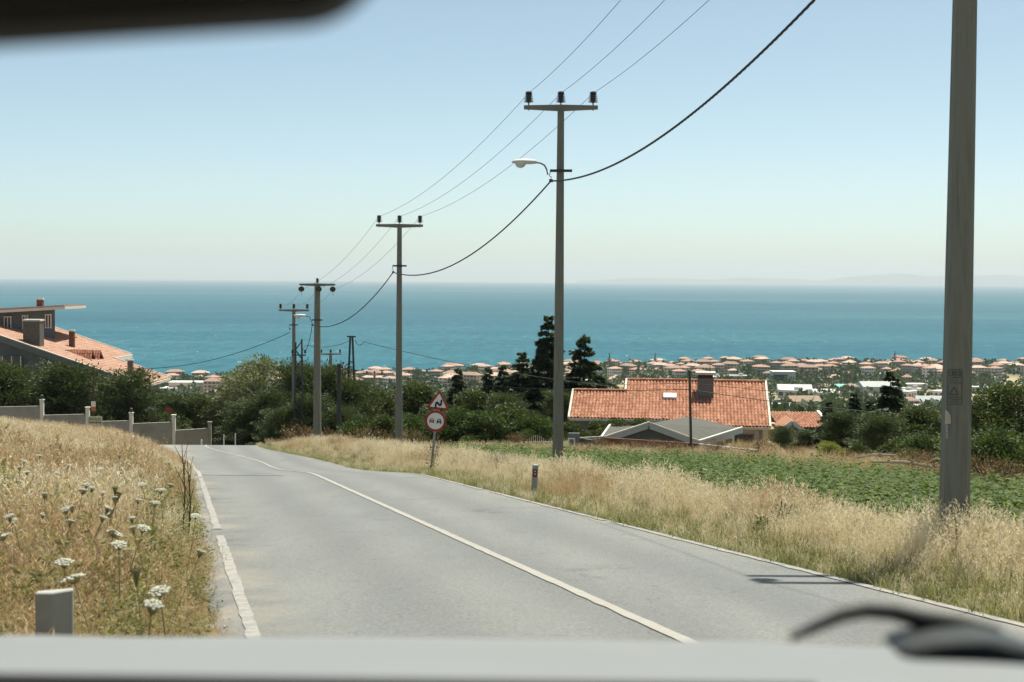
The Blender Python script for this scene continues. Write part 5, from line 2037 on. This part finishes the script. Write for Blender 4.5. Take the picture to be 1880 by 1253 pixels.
for i in range(n + 1):
    t = i / n
    x = lerp(g0.x, g1.x, t)
    arch = .35 * math.sin(math.pi * (t * 2 % 1.0)) if t < 1 else 0
    child(MB().box((x, 80, (zb + at(1000, 811, 80).z + arch) / 2), (.035, .035, at(1000, 811, 80).z + arch - zb)), "bar", M['cream'], gate)
for yy in (812, 819):
    child(MB().bar(at(965, yy, 79.96), at(1044, yy, 79.96), .05, .06), "rail", M['cream'], gate)
child(MB().bar(at(880, 816, 80.5), at(965, 817, 80), .15, .09), "side_rail", M['gardenwall'], gate)
mbx = at(1050, 812, 79.2)
mo = empty("meter_box", (mbx.x, 79.2, gz1(mbx.x, 79.2)), "white framed meter box on a grey pier by the gate", "box")
zc = mbx.z
child(MB().box((mbx.x + .12, 79.3, zc - .25), (.62, .3, 1.5)), "pier", M['wallgrey'], mo)
child(MB().box((mbx.x - .03, 79.1, zc), (.40, .08, .48)), "frame", M['white'], mo)
child(MB().box((mbx.x - .03, 79.05, zc), (.24, .03, .34)), "door", M['wallblue'], mo)
# cut branches lying at the field's end
for (x0, y0, x1, y1, d, lb) in ((1570, 841, 1645, 836, 55, "pale dead branch lying at the far end of the crop"), (1600, 848, 1730, 859, 49, "long pale pole lying along the far end of the crop"), (1710, 848, 1738, 844, 47, "short pale log just left of the nearest pole")):
    a_, b_ = at(x0, y0, d), at(x1, y1, d - 1.0)
    br = MB().tube([a_, a_.lerp(b_, .45) + Vector((0, 0, .08)), b_], [.05, .06, .035], 6)
    br.tube([a_.lerp(b_, .5), a_.lerp(b_, .62) + Vector((.1, -.1, .25))], [.03, .01], 5)
    tag(br.build("fallen_branch", surf("dead_wood", (.28, .24, .19), (.4, .35, .28), 5, .95)), lb, "branch")

# ------------------------------------------------------------------ small orange-roofed cottage behind
cot_o = at(1455, 800, 126)
cot = empty("cottage", (cot_o.x, 126, gz1(cot_o.x, 126)), "small orange roofed cottage with a grey front gable right of the tiled house", "house")
e0, e1 = at(1404, 785, 124), at(1497, 785, 124)
rl0, rl1 = at(1411, 757, 129.5), at(1499, 758, 129.5)
uu = (rl1 - rl0).normalized()
vv = (e0 - rl0); vv = (vv - uu * vv.dot(uu)); LV = vv.length; vv.normalize()
tiles("roof_tiles", rl0, uu, vv, [(0, (rl1 - rl0).length, 0, LV)], M['tile'], cot, off=cot.location, pitch=.26, row=.42)
child(MB().slab([rl0, rl1, rl1 + vv * LV, rl0 + vv * LV], .15, d=(0, 0, 1)), "roof_deck", M['dark'], cot)
child(MB().bar(rl1 + uu * .12 + Vector((0, 0, .06)), rl1 + uu * .12 + vv * (LV + .2) + Vector((0, 0, .06)), .26, .3), "verge_board", M['white'], cot)
ga, gl_, gr_ = at(1454, 773, 121), at(1432, 789, 121), at(1487, 796, 121)
back = Vector((0.4, 5, 0.0))
for a_, b_ in ((ga, gl_), (ga, gr_)):
    child(MB().slab([a_, b_, b_ + back, a_ + back], .15, d=(0, 0, 1)), "gable_roof", M['tile'], cot)
    child(MB().bar(a_ + Vector((0, -.08, -.12)), b_ + Vector((0, -.08, -.12)), .12, .34), "gable_fascia", M['bluefascia'], cot)
zc0 = gz1(cot_o.x, 126) - .4
child(MB().slab([(gl_.x + .4, 121.4, zc0), (gr_.x - .4, 121.4, zc0), (gr_.x - .4, 121.4, gr_.z - .1), (ga.x, 121.4, ga.z - .35), (gl_.x + .4, 121.4, gl_.z - .1)], .3, d=(0, -1, 0)), "gable_wall", M['wallgrey'], cot)
child(MB().box(((e0.x + e1.x) / 2, 127.5, (zc0 + e0.z - .2) / 2), (e1.x - e0.x - .8, 6, e0.z - .2 - zc0)), "wall", surf("ochre_wall", (.38, .31, .17), (.45, .37, .22), 2, .9), cot)

# ------------------------------------------------------------------ the house on the left with the long sloping roof
D0 = 116.0
P0, P1 = at(-60, 598, D0), at(262, 709, D0)
lh = empty("sloping_house", (P0.x, D0, gz1(P0.x + 6, D0)), "grey house with long pale orange roof falling to the right and stone chimneys", "house")
ul = Vector((0, 1, 0))
vl = (P1 - P0).normalized()
LL = (P1 - P0).length
sc_ = LL / 322.0
def sl(px): return (px + 60) * sc_
tiles("roof_tiles", P0, ul, vl, [(0, 9.0, 0, LL), (9.0, 15.0, 0, sl(150))], M['tilepale'], lh, off=lh.location, pitch=.26, row=.42)
for (a0, a1, b0, b1_) in ((0, 9, 0, LL), (9, 15, 0, sl(150))):
    child(MB().slab([pt(P0, ul, vl, a0, b0), pt(P0, ul, vl, a1, b0), pt(P0, ul, vl, a1, b1_), pt(P0, ul, vl, a0, b1_)], .18, d=(0, 0, 1)), "roof_deck", M['wallgrey'], lh)
child(MB().bar(P0 + Vector((0, -.1, -.12)), P1 + Vector((0, -.1, -.12)), .16, .5), "verge_board", M['wallgrey'], lh)
child(MB().bar(P0 + Vector((0, -.1, .15)), P1 + Vector((0, -.1, .15)), .20, .07), "verge_trim", M['cream'], lh)
child(MB().bar(pt(P0, ul, vl, 9.1, sl(150), .1), pt(P0, ul, vl, 9.1, LL, .1), .16, .16), "verge_trim", M['cream'], lh)
child(MB().bar(pt(P0, ul, vl, 9.0, sl(150) + .05, -.08), pt(P0, ul, vl, 15, sl(150) + .05, -.08), .2, .36), "soffit_board", M['white'], lh)
child(MB().bar(pt(P0, ul, vl, 15.1, 0, .08), pt(P0, ul, vl, 15.1, sl(150), .08), .16, .2), "verge_trim", M['cream'], lh)
child(MB().bar(pt(P0, ul, vl, 0, LL + .06, -.06), pt(P0, ul, vl, 9, LL + .06, -.06), .16, .22), "gutter", M['cream'], lh)
zl = gz1(P0.x + 6, D0) - .6
gwl_ = MB()
gwl_.slab([(P0.x, D0 + .6, zl), (P1.x - .6, D0 + .6, zl), (P1.x - .6, D0 + .6, P1.z - .1), (P0.x, D0 + .6, P0.z - .35)], .3, d=(0, -1, 0))
child(gwl_, "gable_wall", M['wallblue'], lh)
child(MB().box((P1.x - 4.0, D0 + 5, (P1.z + zl) / 2), (6, 7.6, P1.z - zl - .4)), "wall", M['wallgrey'], lh)
for px, py in ((22, 672), (96, 690)):
    q = at(px, py, D0 + .25)
    wn_ = child(MB().box((q.x, D0 + .25, q.z), (1.5, .12, 1.5)), "window", M['glass'], lh)
    fr_ = MB()
    for s in (-.75, 0, .75):
        fr_.box((q.x + s, D0 + .17, q.z), (.09, .06, 1.56))
    fr_.build("frame", M['white'], wn_)
# upper storey with its flat, far overhanging roof
U0, U1 = at(-70, 640, 120), at(101, 609, 124)
dirU = Vector((U1.x - U0.x, U1.y - U0.y, 0)).normalized()
nU = Vector((dirU.y, -dirU.x, 0))
zt_ = at(101, 568, 124).z
child(MB().slab([(U0.x, U0.y, U1.z - 2.4), (U1.x, U1.y, U1.z - .6), (U1.x, U1.y, zt_), (U0.x, U0.y, zt_ - .1)], 5.0, d=nU), "upper_wall", M['wallblue'], lh)
e_ = at(119, 563, 123.2)
s_ = at(-70, 573, 118.5)
roofU = MB()
roofU.slab([s_, e_, e_ + Vector((-.4, 7.5, -.06)), s_ + Vector((0, 8, -.05))], .24, d=(0, 0, 1))
child(roofU, "upper_roof", M['fascia'], lh)
child(MB().slab([s_ + Vector((0, .15, .13)), e_ + Vector((-.12, .15, .13)), e_ + Vector((-.5, 7.3, .06)), s_ + Vector((0, 7.9, .08))], .10, d=(0, 0, 1)), "upper_roof_tiles", M['tilepale'], lh)
for px, y0, y1, w in ((15, 582, 606, 12), (47, 580, 604, 9), (89.5, 578, 602, 10)):
    t = (px + 70) / 171.0
    dd = lerp(120, 124, t) - .12
    a_, b_ = at(px - w / 2, y0, dd), at(px + w / 2, y1, dd)
    wn_ = child(MB().box(((a_.x + b_.x) / 2, dd, (a_.z + b_.z) / 2), (b_.x - a_.x, .2, a_.z - b_.z)), "window", M['glass'], lh)
    fr_ = MB()
    for s in (-.5, 0, .5):
        fr_.box(((a_.x + b_.x) / 2 + s * (b_.x - a_.x), dd - .14, (a_.z + b_.z) / 2), (.09, .08, a_.z - b_.z + .1))
    for z_ in (a_.z, b_.z):
        fr_.box(((a_.x + b_.x) / 2, dd - .142, z_), (b_.x - a_.x + .15, .08, .10))
    fr_.build("frame", M['white'], wn_)
for px, y0, y1, w, d, cap, mt in ((57.5, 590, 640, 31, 117.2, 1.06, 'stone'), (131, 609, 634, 9.5, 123, 1.1, 'brick'), (238.5, 663, 690, 9.5, 119, 1.15, 'stone'), (72.5, 551, 566, 11, 125, 1.1, 'brick')):
    a_, b_ = at(px - w / 2, y0, d), at(px + w / 2, y1, d)
    wd = b_.x - a_.x
    ch_ = child(MB().box(((a_.x + b_.x) / 2, d + wd * .4, (a_.z + b_.z - .8) / 2), (wd, wd * .8, a_.z - b_.z + .8)), "chimney", M[mt], lh)
    MB().box(((a_.x + b_.x) / 2, d + wd * .4, a_.z + .07), (wd * cap, wd * .8 * cap, .14)).build("chimney_cap", M['fascia'], ch_)
# two little tiled dormers low on the slope
for k, (apx, apy, d, L_) in enumerate(((168, 646, 120.0, 3.0), (183, 646, 121.6, 2.4))):
    ap = at(apx, apy - 1.5, d)
    for s in (-1, 1):
        e0 = ap + Vector((.10 + .05 * s, s * .8, -1.05))
        d_l = (e0 - ap)
        lng = Vector((-1, 0, .02))
        tiles("dormer_tiles", ap + Vector((.1, 0, 0)), lng, d_l, [(0, L_, 0, d_l.length)], M['tiledark'], lh, off=lh.location, pitch=.22, row=.34)
        child(MB().slab([ap, ap + lng * L_, e0 + lng * L_, e0], .06, d=(0, s * .8, .6)), "dormer_deck", M['dark'], lh)
    child(MB().slab([ap + Vector((-.05, 0, -.08)), ap + Vector((-.05, -.72, -1.1)), ap + Vector((-.05, .72, -1.1))], .12, d=(1, 0, 0)), "dormer_front", M['brick'], lh)

# ------------------------------------------------------------------ the town by the water
W_ = [surf("town_wall_%d" % i, c, tuple(min(.8, x * 1.1) for x in c), .2, .9) for i, c in enumerate(((.55, .52, .46), (.45, .40, .33), (.60, .59, .56), (.40, .41, .40), (.52, .42, .32)))]
R_ = [surf("town_roof_%d" % i, c, tuple(x * 1.2 for x in c), .3, .9) for i, c in enumerate(((.34, .20, .15), (.37, .25, .195), (.27, .185, .145), (.42, .32, .26)))]
F_ = surf("town_flat_roof", (.50, .49, .46), (.6, .58, .55), .3, .9)
G_ = surf("town_windows", (.05, .06, .07), (.08, .09, .10), .3, .3)


def town_meshes(w, dp, h, roofh, storeys, nwin, wm, rm, flat=False):
    def mk(mb, nm, m):
        me = bpy.data.meshes.new(nm)
        me.from_pydata(mb.v, [], mb.f)
        me.materials.append(m)
        return me
    wl = MB().box((0, 0, h / 2 - 2), (w, dp, h + 4))
    rf = MB()
    if flat:
        rf.box((0, 0, h + .25), (w + .8, dp + .8, .5))
        rf.box((w * .2, 0, h + 1.3), (w * .25, dp * .3, 1.8))
    else:
        e = .7
        a, b_ = w / 2 + e, dp / 2 + e
        r = max(.5, a - b_)
        rf.add([(-a, -b_, h), (a, -b_, h), (a, b_, h), (-a, b_, h), (-r, 0, h + roofh), (r, 0, h + roofh)], [(0, 1, 5, 4), (1, 2, 5), (2, 3, 4, 5), (3, 0, 4), (3, 2, 1, 0)])
        rf.box((w * .2, dp * .12, h + roofh * .75), (.9, .9, 1.8))
    wn_ = MB()
    for s in range(storeys):
        z = (s + .55) * h / storeys
        for k in range(nwin):
            x = -w / 2 + (k + .5) * w / nwin
            ww = w / nwin * (.5 if (k + s) % 3 else .72)
            for sy in (-1, 1):
                wn_.box((x, sy * (dp / 2 + .02), z), (ww, .12, h / storeys * .48))
        for sx in (-1, 1):
            for yy in (-.25, .25):
                wn_.box((sx * (w / 2 + .02), yy * dp, z), (.12, dp * .2, h / storeys * .48))
    bl = MB()
    if storeys > 1:
        for s in range(1, storeys):
            bl.box((0, -dp / 2 - .6, s * h / storeys + .05), (w * .62, 1.1, .9 if s % 2 else .35))
    return mk(wl, "wall", wm), mk(rf, "roof", rm if not flat else F_), mk(wn_, "windows", G_), (mk(bl, "balconies", wm) if storeys > 1 else None)


VAR = []
random.seed(21)
for i in range(8):
    VAR.append((town_meshes(random.uniform(5.5, 10.5), random.uniform(5.5, 8), random.uniform(3.5, 6), random.uniform(1.3, 2.3), 2, 3, W_[i % 5], R_[i % 4]), 'house', 5))
for i in range(5):
    VAR.append((town_meshes(random.uniform(9, 17), random.uniform(7, 10), random.uniform(6.5, 10.5), random.uniform(1.4, 2.2), 4, 5, W_[(i * 2) % 5], R_[i % 4]), 'block', 8))
for i in range(3):
    VAR.append((town_meshes(random.uniform(7, 16), random.uniform(6, 9), random.uniform(3, 6), 1, 1 + i % 2, 4, W_[(2, 3, 0)[i]], R_[0], True), 'flat', 8))


def put_house(var, x, y, rz, label, group, cat="house"):
    (a, b_, c, e), kd, r = VAR[var]
    o = empty("town_house" if kd == 'house' else ("apartment_block" if kd == 'block' else "flat_roofed_building"), (x, y, gz1(x, y)), label, cat, group, rz)
    link_mesh("wall", a, o)
    link_mesh("roof", b_, o)
    w = link_mesh("windows", c, o)
    w["kind"] = "stuff"
    if e is not None:
        w = link_mesh("balconies", e, o)
        w["kind"] = "stuff"
    return o


placed = []
def free(x, y, r):
    for a, b_, c in placed:
        if (a - x) ** 2 + ((b_ - y)) ** 2 < (r + c) ** 2: return False
    return True


random.seed(33)
cnt = {'house': 0, 'block': 0, 'flat': 0}
tries = 0
while sum(cnt.values()) < 560 and tries < 40000:
    tries += 1
    r = random.uniform(-.40, .40)
    dc = float(coast(np.array([r * 1500]), np.array([1500.]))[0])
    t = random.random()
    # most of it hugs the shore, thinning out inland
    y = dc * (1.0 - .014 - .27 * t ** 1.4) if random.random() < .93 else dc * random.uniform(.36, .72)
    if y < dc * .8 and r < -.02 and random.random() < .6: continue
    if r < -.28 and random.random() < .5: continue
    if r < -.12 and random.random() < .45: continue
    x = r * y
    tt = y / dc
    if cnt['house'] > 290: break
    if tt < .72: kd = random.choice(('house', 'house', 'flat'))
    elif tt < .88: kd = random.choices(('house', 'block', 'flat'), (3, 5, 2))[0]
    else: kd = random.choices(('house', 'block', 'flat'), (5, 2, 1))[0]
    v_ = random.choice([i for i, q in enumerate(VAR) if q[1] == kd])
    rr = VAR[v_][2] * .56
    if not free(x, y, rr): continue
    placed.append((x, y, rr))
    cnt[kd] += 1
    lab = {'house': ("small far house with an orange hipped roof in the seaside town", "small orange roofed houses of the far town", "house"),
           'block': ("long far apartment block with orange roof in the seaside town", "apartment blocks of the far town", "building"),
           'flat': ("low pale flat roofed building on the plain before the sea", "flat roofed buildings of the plain", "building")}[kd]
    pxh = 940 + F * x / y
    zone = ("left of the lattice mast" if pxh < 545 else "between the masts and the bend sign" if pxh < 805 else "behind the row of conifers" if pxh < 1110 else
            "above the tiled roof's left half" if pxh < 1270 else "above the tiled roof's right half" if pxh < 1410 else "between tiled roof and slim conifer" if pxh < 1640 else "just left of the nearest pole" if pxh < 1735 else "right of the nearest pole")
    row_ = "at the water's edge" if tt > .94 else "behind the shore" if tt > .8 else "at the inland edge" if tt > .68 else "out on the plain"
    wt = ("cream", "tan", "white", "grey", "ochre")[(v_ % 5) if kd == 'house' else (((v_ - 8) * 2) % 5 if kd == 'block' else 2)]
    base_l = {'house': "small far %s house", 'block': "far %s apartment block", 'flat': "far %s flat roofed building"}[kd] % wt
    put_house(v_, x, y, random.gauss(.1, .5), "%s %s, %s" % (base_l, row_, zone), lab[1], lab[2])


def special(name, px, py_top, d, w, h, dp, label, wm, rm, rz=0.0, gable=False, roofh=2.5):
    # stand it on the ground at the distance where its top shows at that row
    best = None
    for dd in np.arange(d * .55, d * 1.5, 4.0):
        q = at(px, py_top, float(dd))
        e = abs(q.z - (gz1(q.x, float(dd)) + h))
        if best is None or e < best[0]: best = (e, float(dd))
    d = best[1]
    q = at(px, py_top, d)
    o = empty(name, (q.x, d, gz1(q.x, d)), label, "building", None, rz)
    z, z0, h_ = h, 0.0, h
    placed.append((q.x, d, w * .5))
    MB().box((0, 0, (z0 - 2 + z) / 2), (w, dp, h_ + 2)).build("wall", wm, o)
    rf = MB()
    if gable:
        a, b_ = w / 2 + .5, dp / 2 + .5
        rf.add([(-a, -b_, z), (a, -b_, z), (a, b_, z), (-a, b_, z), (-a, 0, z + roofh), (a, 0, z + roofh)], [(0, 1, 5, 4), (2, 3, 4, 5), (0, 4, 3), (1, 2, 5), (3, 2, 1, 0)])
    else:
        rf.box((0, 0, z + .3), (w + 1, dp + 1, .6))
    rf.build("roof", rm, o)
    return o, z0, z


teal = surf("teal_sheet", (.12, .38, .34), (.18, .45, .40), .3, .6)
o, z0, z = special("office_block", 1437, 683, 1180, 17, 12, 14, "dark fronted office block with bright white roof edge and pale side in the town", surf("office_wall", (.42, .47, .48), (.5, .54, .54), .3, .8), M['white'])
MB().box((-3, -7.1, (z0 + z) / 2 - .5), (10.5, .3, 9.5)).build("dark_front", M['glass'], o)
special("market_hall", 1550, 712, 800, 12, 4, 10, "long low hall with a teal roof on the plain", W_[2], teal, 0, True, 2.2)
special("market_hall", 1584, 711, 812, 9, 4, 9, "smaller low hall with a teal roof right of the longer teal one", W_[2], teal, 0, True, 2.0)
special("shed", 1610, 709, 860, 22, 5, 14, "grey curved roof shed left of the tallest slim conifer", W_[3], W_[3], .1, True, 3)
special("shed", 1668, 706, 880, 24, 4, 12, "long white topped shed right of the tallest slim conifer", W_[3], F_, .05)
special("white_hall", 1458, 713, 820, 20, 4, 14, "row of low white roofed sheds beyond the tiled roof", W_[2], F_, -.1, True, 2.4)
special("white_hall", 1515, 720, 745, 16, 2.6, 9, "low bright white shed at mid distance on the plain", W_[2], F_, .1, True, 1.8)
special("villa", 1430, 748, 470, 10, 4, 8, "pale grey villa with light roof beyond the tiled house", W_[3], W_[3], .1, True, 2.0)
special("villa", 1475, 736, 560, 15, 4, 9, "long brownish villa with a low roof in the middle distance", W_[1], surf("brown_roof", (.26, .19, .13), (.33, .25, .18), .3, .9), .15, True, 2.6)
special("villa", 1612, 742, 430, 9, 4, 9, "white gabled villa behind the dark conifers", W_[2], F_, .5, True, 2.6)
special("villa", 1708, 736, 480, 14, 5, 9, "greyish villa with pale roof left of the nearest pole", W_[3], surf("grey_roof", (.33, .35, .35), (.4, .42, .42), .3, .9), -.1, True, 2.4)
special("seaside_hall", 355, 702, 1230, 34, 8, 16, "long hall with white roof edge at the left shore", W_[4], M['white'], .05)
special("seaside_hall", 327, 713, 1000, 24, 4, 16, "low white flat roofed hall beyond the low cypresses", W_[2], M['white'], .05)
special("seaside_hall", 800, 706, 900, 20, 4, 12, "bright white flat roof behind the bend warning sign", W_[2], M['white'], .05)
# masts and minaret on the shore
for px, top, d, label, w in ((1643, 645, 1560, "thin dark mast on the shore left of the nearest pole", 2.6), (1119, 648, 1450, "tall thin mast on the shore right of the wide cedar", 2.4), (1203, 647, 1470, "slim minaret like spike above the shore roofs", 1.8)):
    q = at(px, top, d)
    z0 = gz1(q.x, d)
    o = empty("shore_mast", (q.x, d, z0), label, "mast")
    mb = MB()
    mb.tube([(0, 0, -2), (0, 0, (q.z - z0) * .7), (0, 0, q.z - z0)], [w * .5, w * .4, w * .15], 6)
    mb.build("shaft", M['wallblue'], o)
    MB().lathe((0, 0, (q.z - z0) * .55), [(w * .5, 0), (w * 1.0, .4), (w * 1.0, 1.6), (w * .5, 2)], 8).build("gallery", M['wallblue'], o)

# dry fields of the plain, draped on it
def field(px0, px1, d0, d1, label, c1, c2):
    ys = np.linspace(d0, d1, 9)
    V, Q = [], []
    n = 14
    for j, y in enumerate(ys):
        for i in range(n):
            px = lerp(px0, px1, i / (n - 1)) + 6 * math.sin(j * 1.3 + i)
            x = at(px, 700, float(y)).x
            V.append((x, float(y), gz1(x, float(y)) + .5))
    for j in range(8):
        for i in range(n - 1):
            a = j * n + i
            Q.append((a, a + 1, a + 1 + n, a + n))
    o = link_mesh("field", np_mesh("field", V, Q, None, surf("field_" + label[:6], c1, c2, .05, .95), True))
    tag(o, label, "field", kind="structure")


field(1690, 1960, 760, 880, "tan stubble field at the right beyond the leafy tree", (.40, .32, .21), (.48, .39, .27))
field(1485, 1640, 880, 935, "pale dusty lot in front of the town blocks", (.34, .29, .20), (.42, .36, .26))
field(1500, 1680, 470, 505, "tan strip behind the small conifers", (.38, .30, .19), (.46, .37, .25))
field(1420, 1520, 430, 450, "tan strip beyond the cottage roof", (.38, .30, .19), (.46, .37, .25))

# far trees: a broken wood reading as one mass
def far_trees(n, seed, label):
    g = np.random.default_rng(seed)
    vs, fs = [], []
    c = 0
    off = 0
    global rng
    keep, rng = rng, g
    while c < n:
        r = g.uniform(-.42, .42)
        dc = float(coast(np.array([r * 1500]), np.array([1500.]))[0])
        y = g.uniform(190, dc * .985) if g.random() < .55 else g.uniform(dc * .62, dc * .985)
        x = r * y
        cl = math.sin(x * .021 + 1) * math.sin(y * .017) + .55 * math.sin(x * .06 + y * .031)
        if y < dc * .8 and cl < .05 and g.random() < .82: continue
        if not free(x, y, 3.0): continue
        if 755 < y < 885 and x / y > .28: continue
        hh = g.uniform(4, 8.5) if y > 420 else g.uniform(3, 6)
        ww = hh * g.uniform(.4, .62)
        m = 46
        d = rdir(m)
        P = np.array([x, y, gz1(x, y) + hh * .55]) + d * np.array([ww, ww, hh * .5]) * (g.random((m, 1)) ** .35)
        v, f = leaves(P, d + g.normal(0, .5, (m, 3)), ww * .75, ww * .6)
        vs.append(v)
        fs.append(f + off)
        off += len(v)
        c += 1
    rng = keep
    o = link_mesh("far_trees", np_mesh("far_trees", np.concatenate(vs), np.concatenate(fs), None, leaf_mat("far_tree_leaves", [(0, (.045, .072, .038)), (.5, (.07, .10, .05)), (1, (.105, .135, .07))], .15)))
    tag(o, label, "trees", kind="stuff")


far_trees(3000, 77, "scattered dark green trees all over the plain and town")

# ------------------------------------------------------------------ the car we sit in
car = empty("car", (0, .9, -1.45), "pale car seen from inside, with blurred bonnet, wiper and dark mirror", "car")
CL = Vector(car.location)


def cpart(mb, name, mat, bevel=0.0, smooth=False):
    o = mb.build(name, mat, car, smooth=smooth, bevel=bevel)
    o.location = -CL
    return o


paintm = surf("pale_car_paint", (.20, .20, .198), (.225, .225, .22), 2, .42, spec=.5)
black = surf("black_plastic", (.012, .011, .010), (.02, .018, .017), 20, .6)
trim = surf("dark_trim", (.03, .03, .03), (.045, .045, .043), 10, .7)
# bonnet: crowned sheet falling away to the front, with a crease line
hv, hq = [], []
xs_ = np.linspace(-.98, .62, 33)
ys_ = np.linspace(1.06, 2.02, 25)
for yy in ys_:
    for xx in xs_:
        t = (yy - 1.06) / .96
        zz = -.311 - .150 * t - .055 * t * t - .012 * ((xx + .18) / .8) ** 2 - .30 * max(0, t - .94) ** 1.0
        zz += .004 * math.exp(-((xx + .62) / .05) ** 2) + .004 * math.exp(-((xx - .30) / .05) ** 2)
        hv.append((xx, yy, zz))
for j in range(24):
    for i in range(32):
        a = j * 33 + i
        hq.append((a, a + 1, a + 34, a + 33))
bon = link_mesh("bonnet", np_mesh("bonnet", hv, hq, None, paintm, True), car)
bon.location = -CL
so = bon.modifiers.new("thickness", 'SOLIDIFY'); so.thickness = .012; so.offset = -1
fv = MB()
for sd in (-1.0, .63):
    fv.slab([(sd, 1.06, -.40), (sd, 2.05, -.60), (sd, 2.10, -1.15), (sd, .6, -1.15)], .03, d=(1, 0, 0))
cpart(fv, "wing", paintm)
cpart(MB().slab([(-.98, 2.04, -.58), (.62, 2.04, -.58), (.62, 2.10, -1.15), (-.98, 2.10, -1.15)], .03, d=(0, 1, 0)), "front_panel", paintm)
# scuttle and dashboard
cpart(MB().slab([(-.98, .98, -.355), (.62, .98, -.355), (.62, 1.055, -.338), (-.98, 1.055, -.338)], .03, d=(0, 0, 1)), "scuttle_panel", trim)
dv_ = MB()
dv_.slab([(-.98, .50, -.235), (.62, .50, -.235), (.62, .97, -.30), (-.98, .97, -.30)], .05, d=(0, 0, 1))
dv_.slab([(-.98, .50, -.24), (.62, .50, -.24), (.62, .58, -.75), (-.98, .58, -.75)], .04, d=(0, 1, 0))
cpart(dv_, "dashboard", black)
# windscreen, pillars, roof
gm_, gnt, gout = new_mat("windscreen_glass")
tr_ = N(gnt, "ShaderNodeBsdfTransparent")
tr_.inputs["Color"].default_value = (*WINDSCREEN, 1)
gnt.links.new(tr_.outputs[0], gout.inputs["Surface"])
cpart(MB().slab([(-.86, .985, -.33), (.50, .985, -.33), (.44, .34, .20), (-.80, .34, .20)], .005, d=(0, .6, .8)), "windscreen", gm_)
for x0, x1 in ((-.90, -.83), (.54, .47)):
    cpart(MB().bar((x0, 1.0, -.34), (x1, .33, .205), .07, .06), "pillar", black)
cpart(MB().slab([(-.83, .34, .225), (.47, .34, .225), (.47, -1.3, .26), (-.83, -1.3, .26)], .04, d=(0, 0, 1)), "roof", paintm)
cpart(MB().slab([(-.82, .33, .182), (.46, .33, .182), (.46, -1.28, .215), (-.82, -1.28, .215)], .012, d=(0, 0, 1)), "headliner", surf("headliner", (.10, .095, .09), (.12, .115, .11), 20, .9))
# interior mirror: its lower edge and rounded right end show
mp_ = []
rc = .035
a_, b_ = at(-240, 110, .55), at(716, 34, .55)
x0, x1 = a_.x, b_.x
def low(x): return lerp(at(-240, 104, .55).z, at(600, 54, .55).z, (x - x0) / (at(600, 54, .55).x - x0))
h_ = .062
cen_r = (x1 - rc, low(x1 - rc) + rc)
pr = [(x0, low(x0))]
for k in range(9):
    t = -math.pi / 2 + math.pi / 2 * k / 8
    pr.append((cen_r[0] + rc * math.cos(t), cen_r[1] + rc * math.sin(t)))
pr += [(x1 - .004, cen_r[1] + h_ - rc - .012), (x1 - .016, cen_r[1] + h_ - rc), (x0, low(x0) + h_)]
for k in range(5):
    t = math.pi / 2 + math.pi * k / 4
    pr.append((x0 + .02 * math.cos(t), low(x0) + h_ / 2 + h_ / 2 * math.sin(t)))
mir = cpart(MB().slab([(x, .55, z) for x, z in pr], -.04, d=(0, -1, 0)), "rear_view_mirror", black, bevel=.003)
MB().slab([(lerp(x, (x0 + x1) / 2, .05), .546, lerp(z, low((x0 + x1) / 2) + h_ / 2, .12)) for x, z in pr], .002, d=(0, -1, 0)).build("mirror_glass", surf("mirror_glass", (.02, .018, .018), (.025, .023, .022), 5, .12, spec=.3), mir)  # near-black colour paints in the reflection of the dark cabin
MB().tube([((x0 + x1) / 2, .58, low((x0 + x1) / 2) + h_ * .6), ((x0 + x1) / 2, .50, .165)], .012, 8).build("mirror_stalk", black, mir)
cpart(MB().bar(at(-120, 1262, .99), at(1500, 1283, .99), .012, .018).bar(at(-120, 1268, .985), at(1500, 1289, .985), .02, .012), "wiper_blade", black)
# wiper parked on the right of the screen: bowed arm running into its heavy pivot
dW = 1.02
ctl = [(1452, 1172), (1500, 1150), (1545, 1130), (1590, 1121), (1640, 1125), (1690, 1138), (1760, 1150), (1830, 1172)]
wp = [at(x, y, dW + .004 * i) for i, (x, y) in enumerate(ctl)]
arm = cpart(MB().tube(wp, [.0028, .0045, .0055, .006, .0062, .007, .008, .009], 8), "wiper_arm", black, smooth=True)
bl_ = [(1612, 1172), (1636, 1155), (1700, 1144), (1770, 1141), (1835, 1156), (1900, 1182), (1900, 1194), (1760, 1186), (1640, 1182)]
cpart(MB().slab([at(x, y, dW + .03) for x, y in bl_], -.05, d=(0, -1, 0)), "wiper_pivot_cover", surf("wiper_rubber", (.03, .035, .036), (.045, .05, .05), 15, .5), bevel=.004)
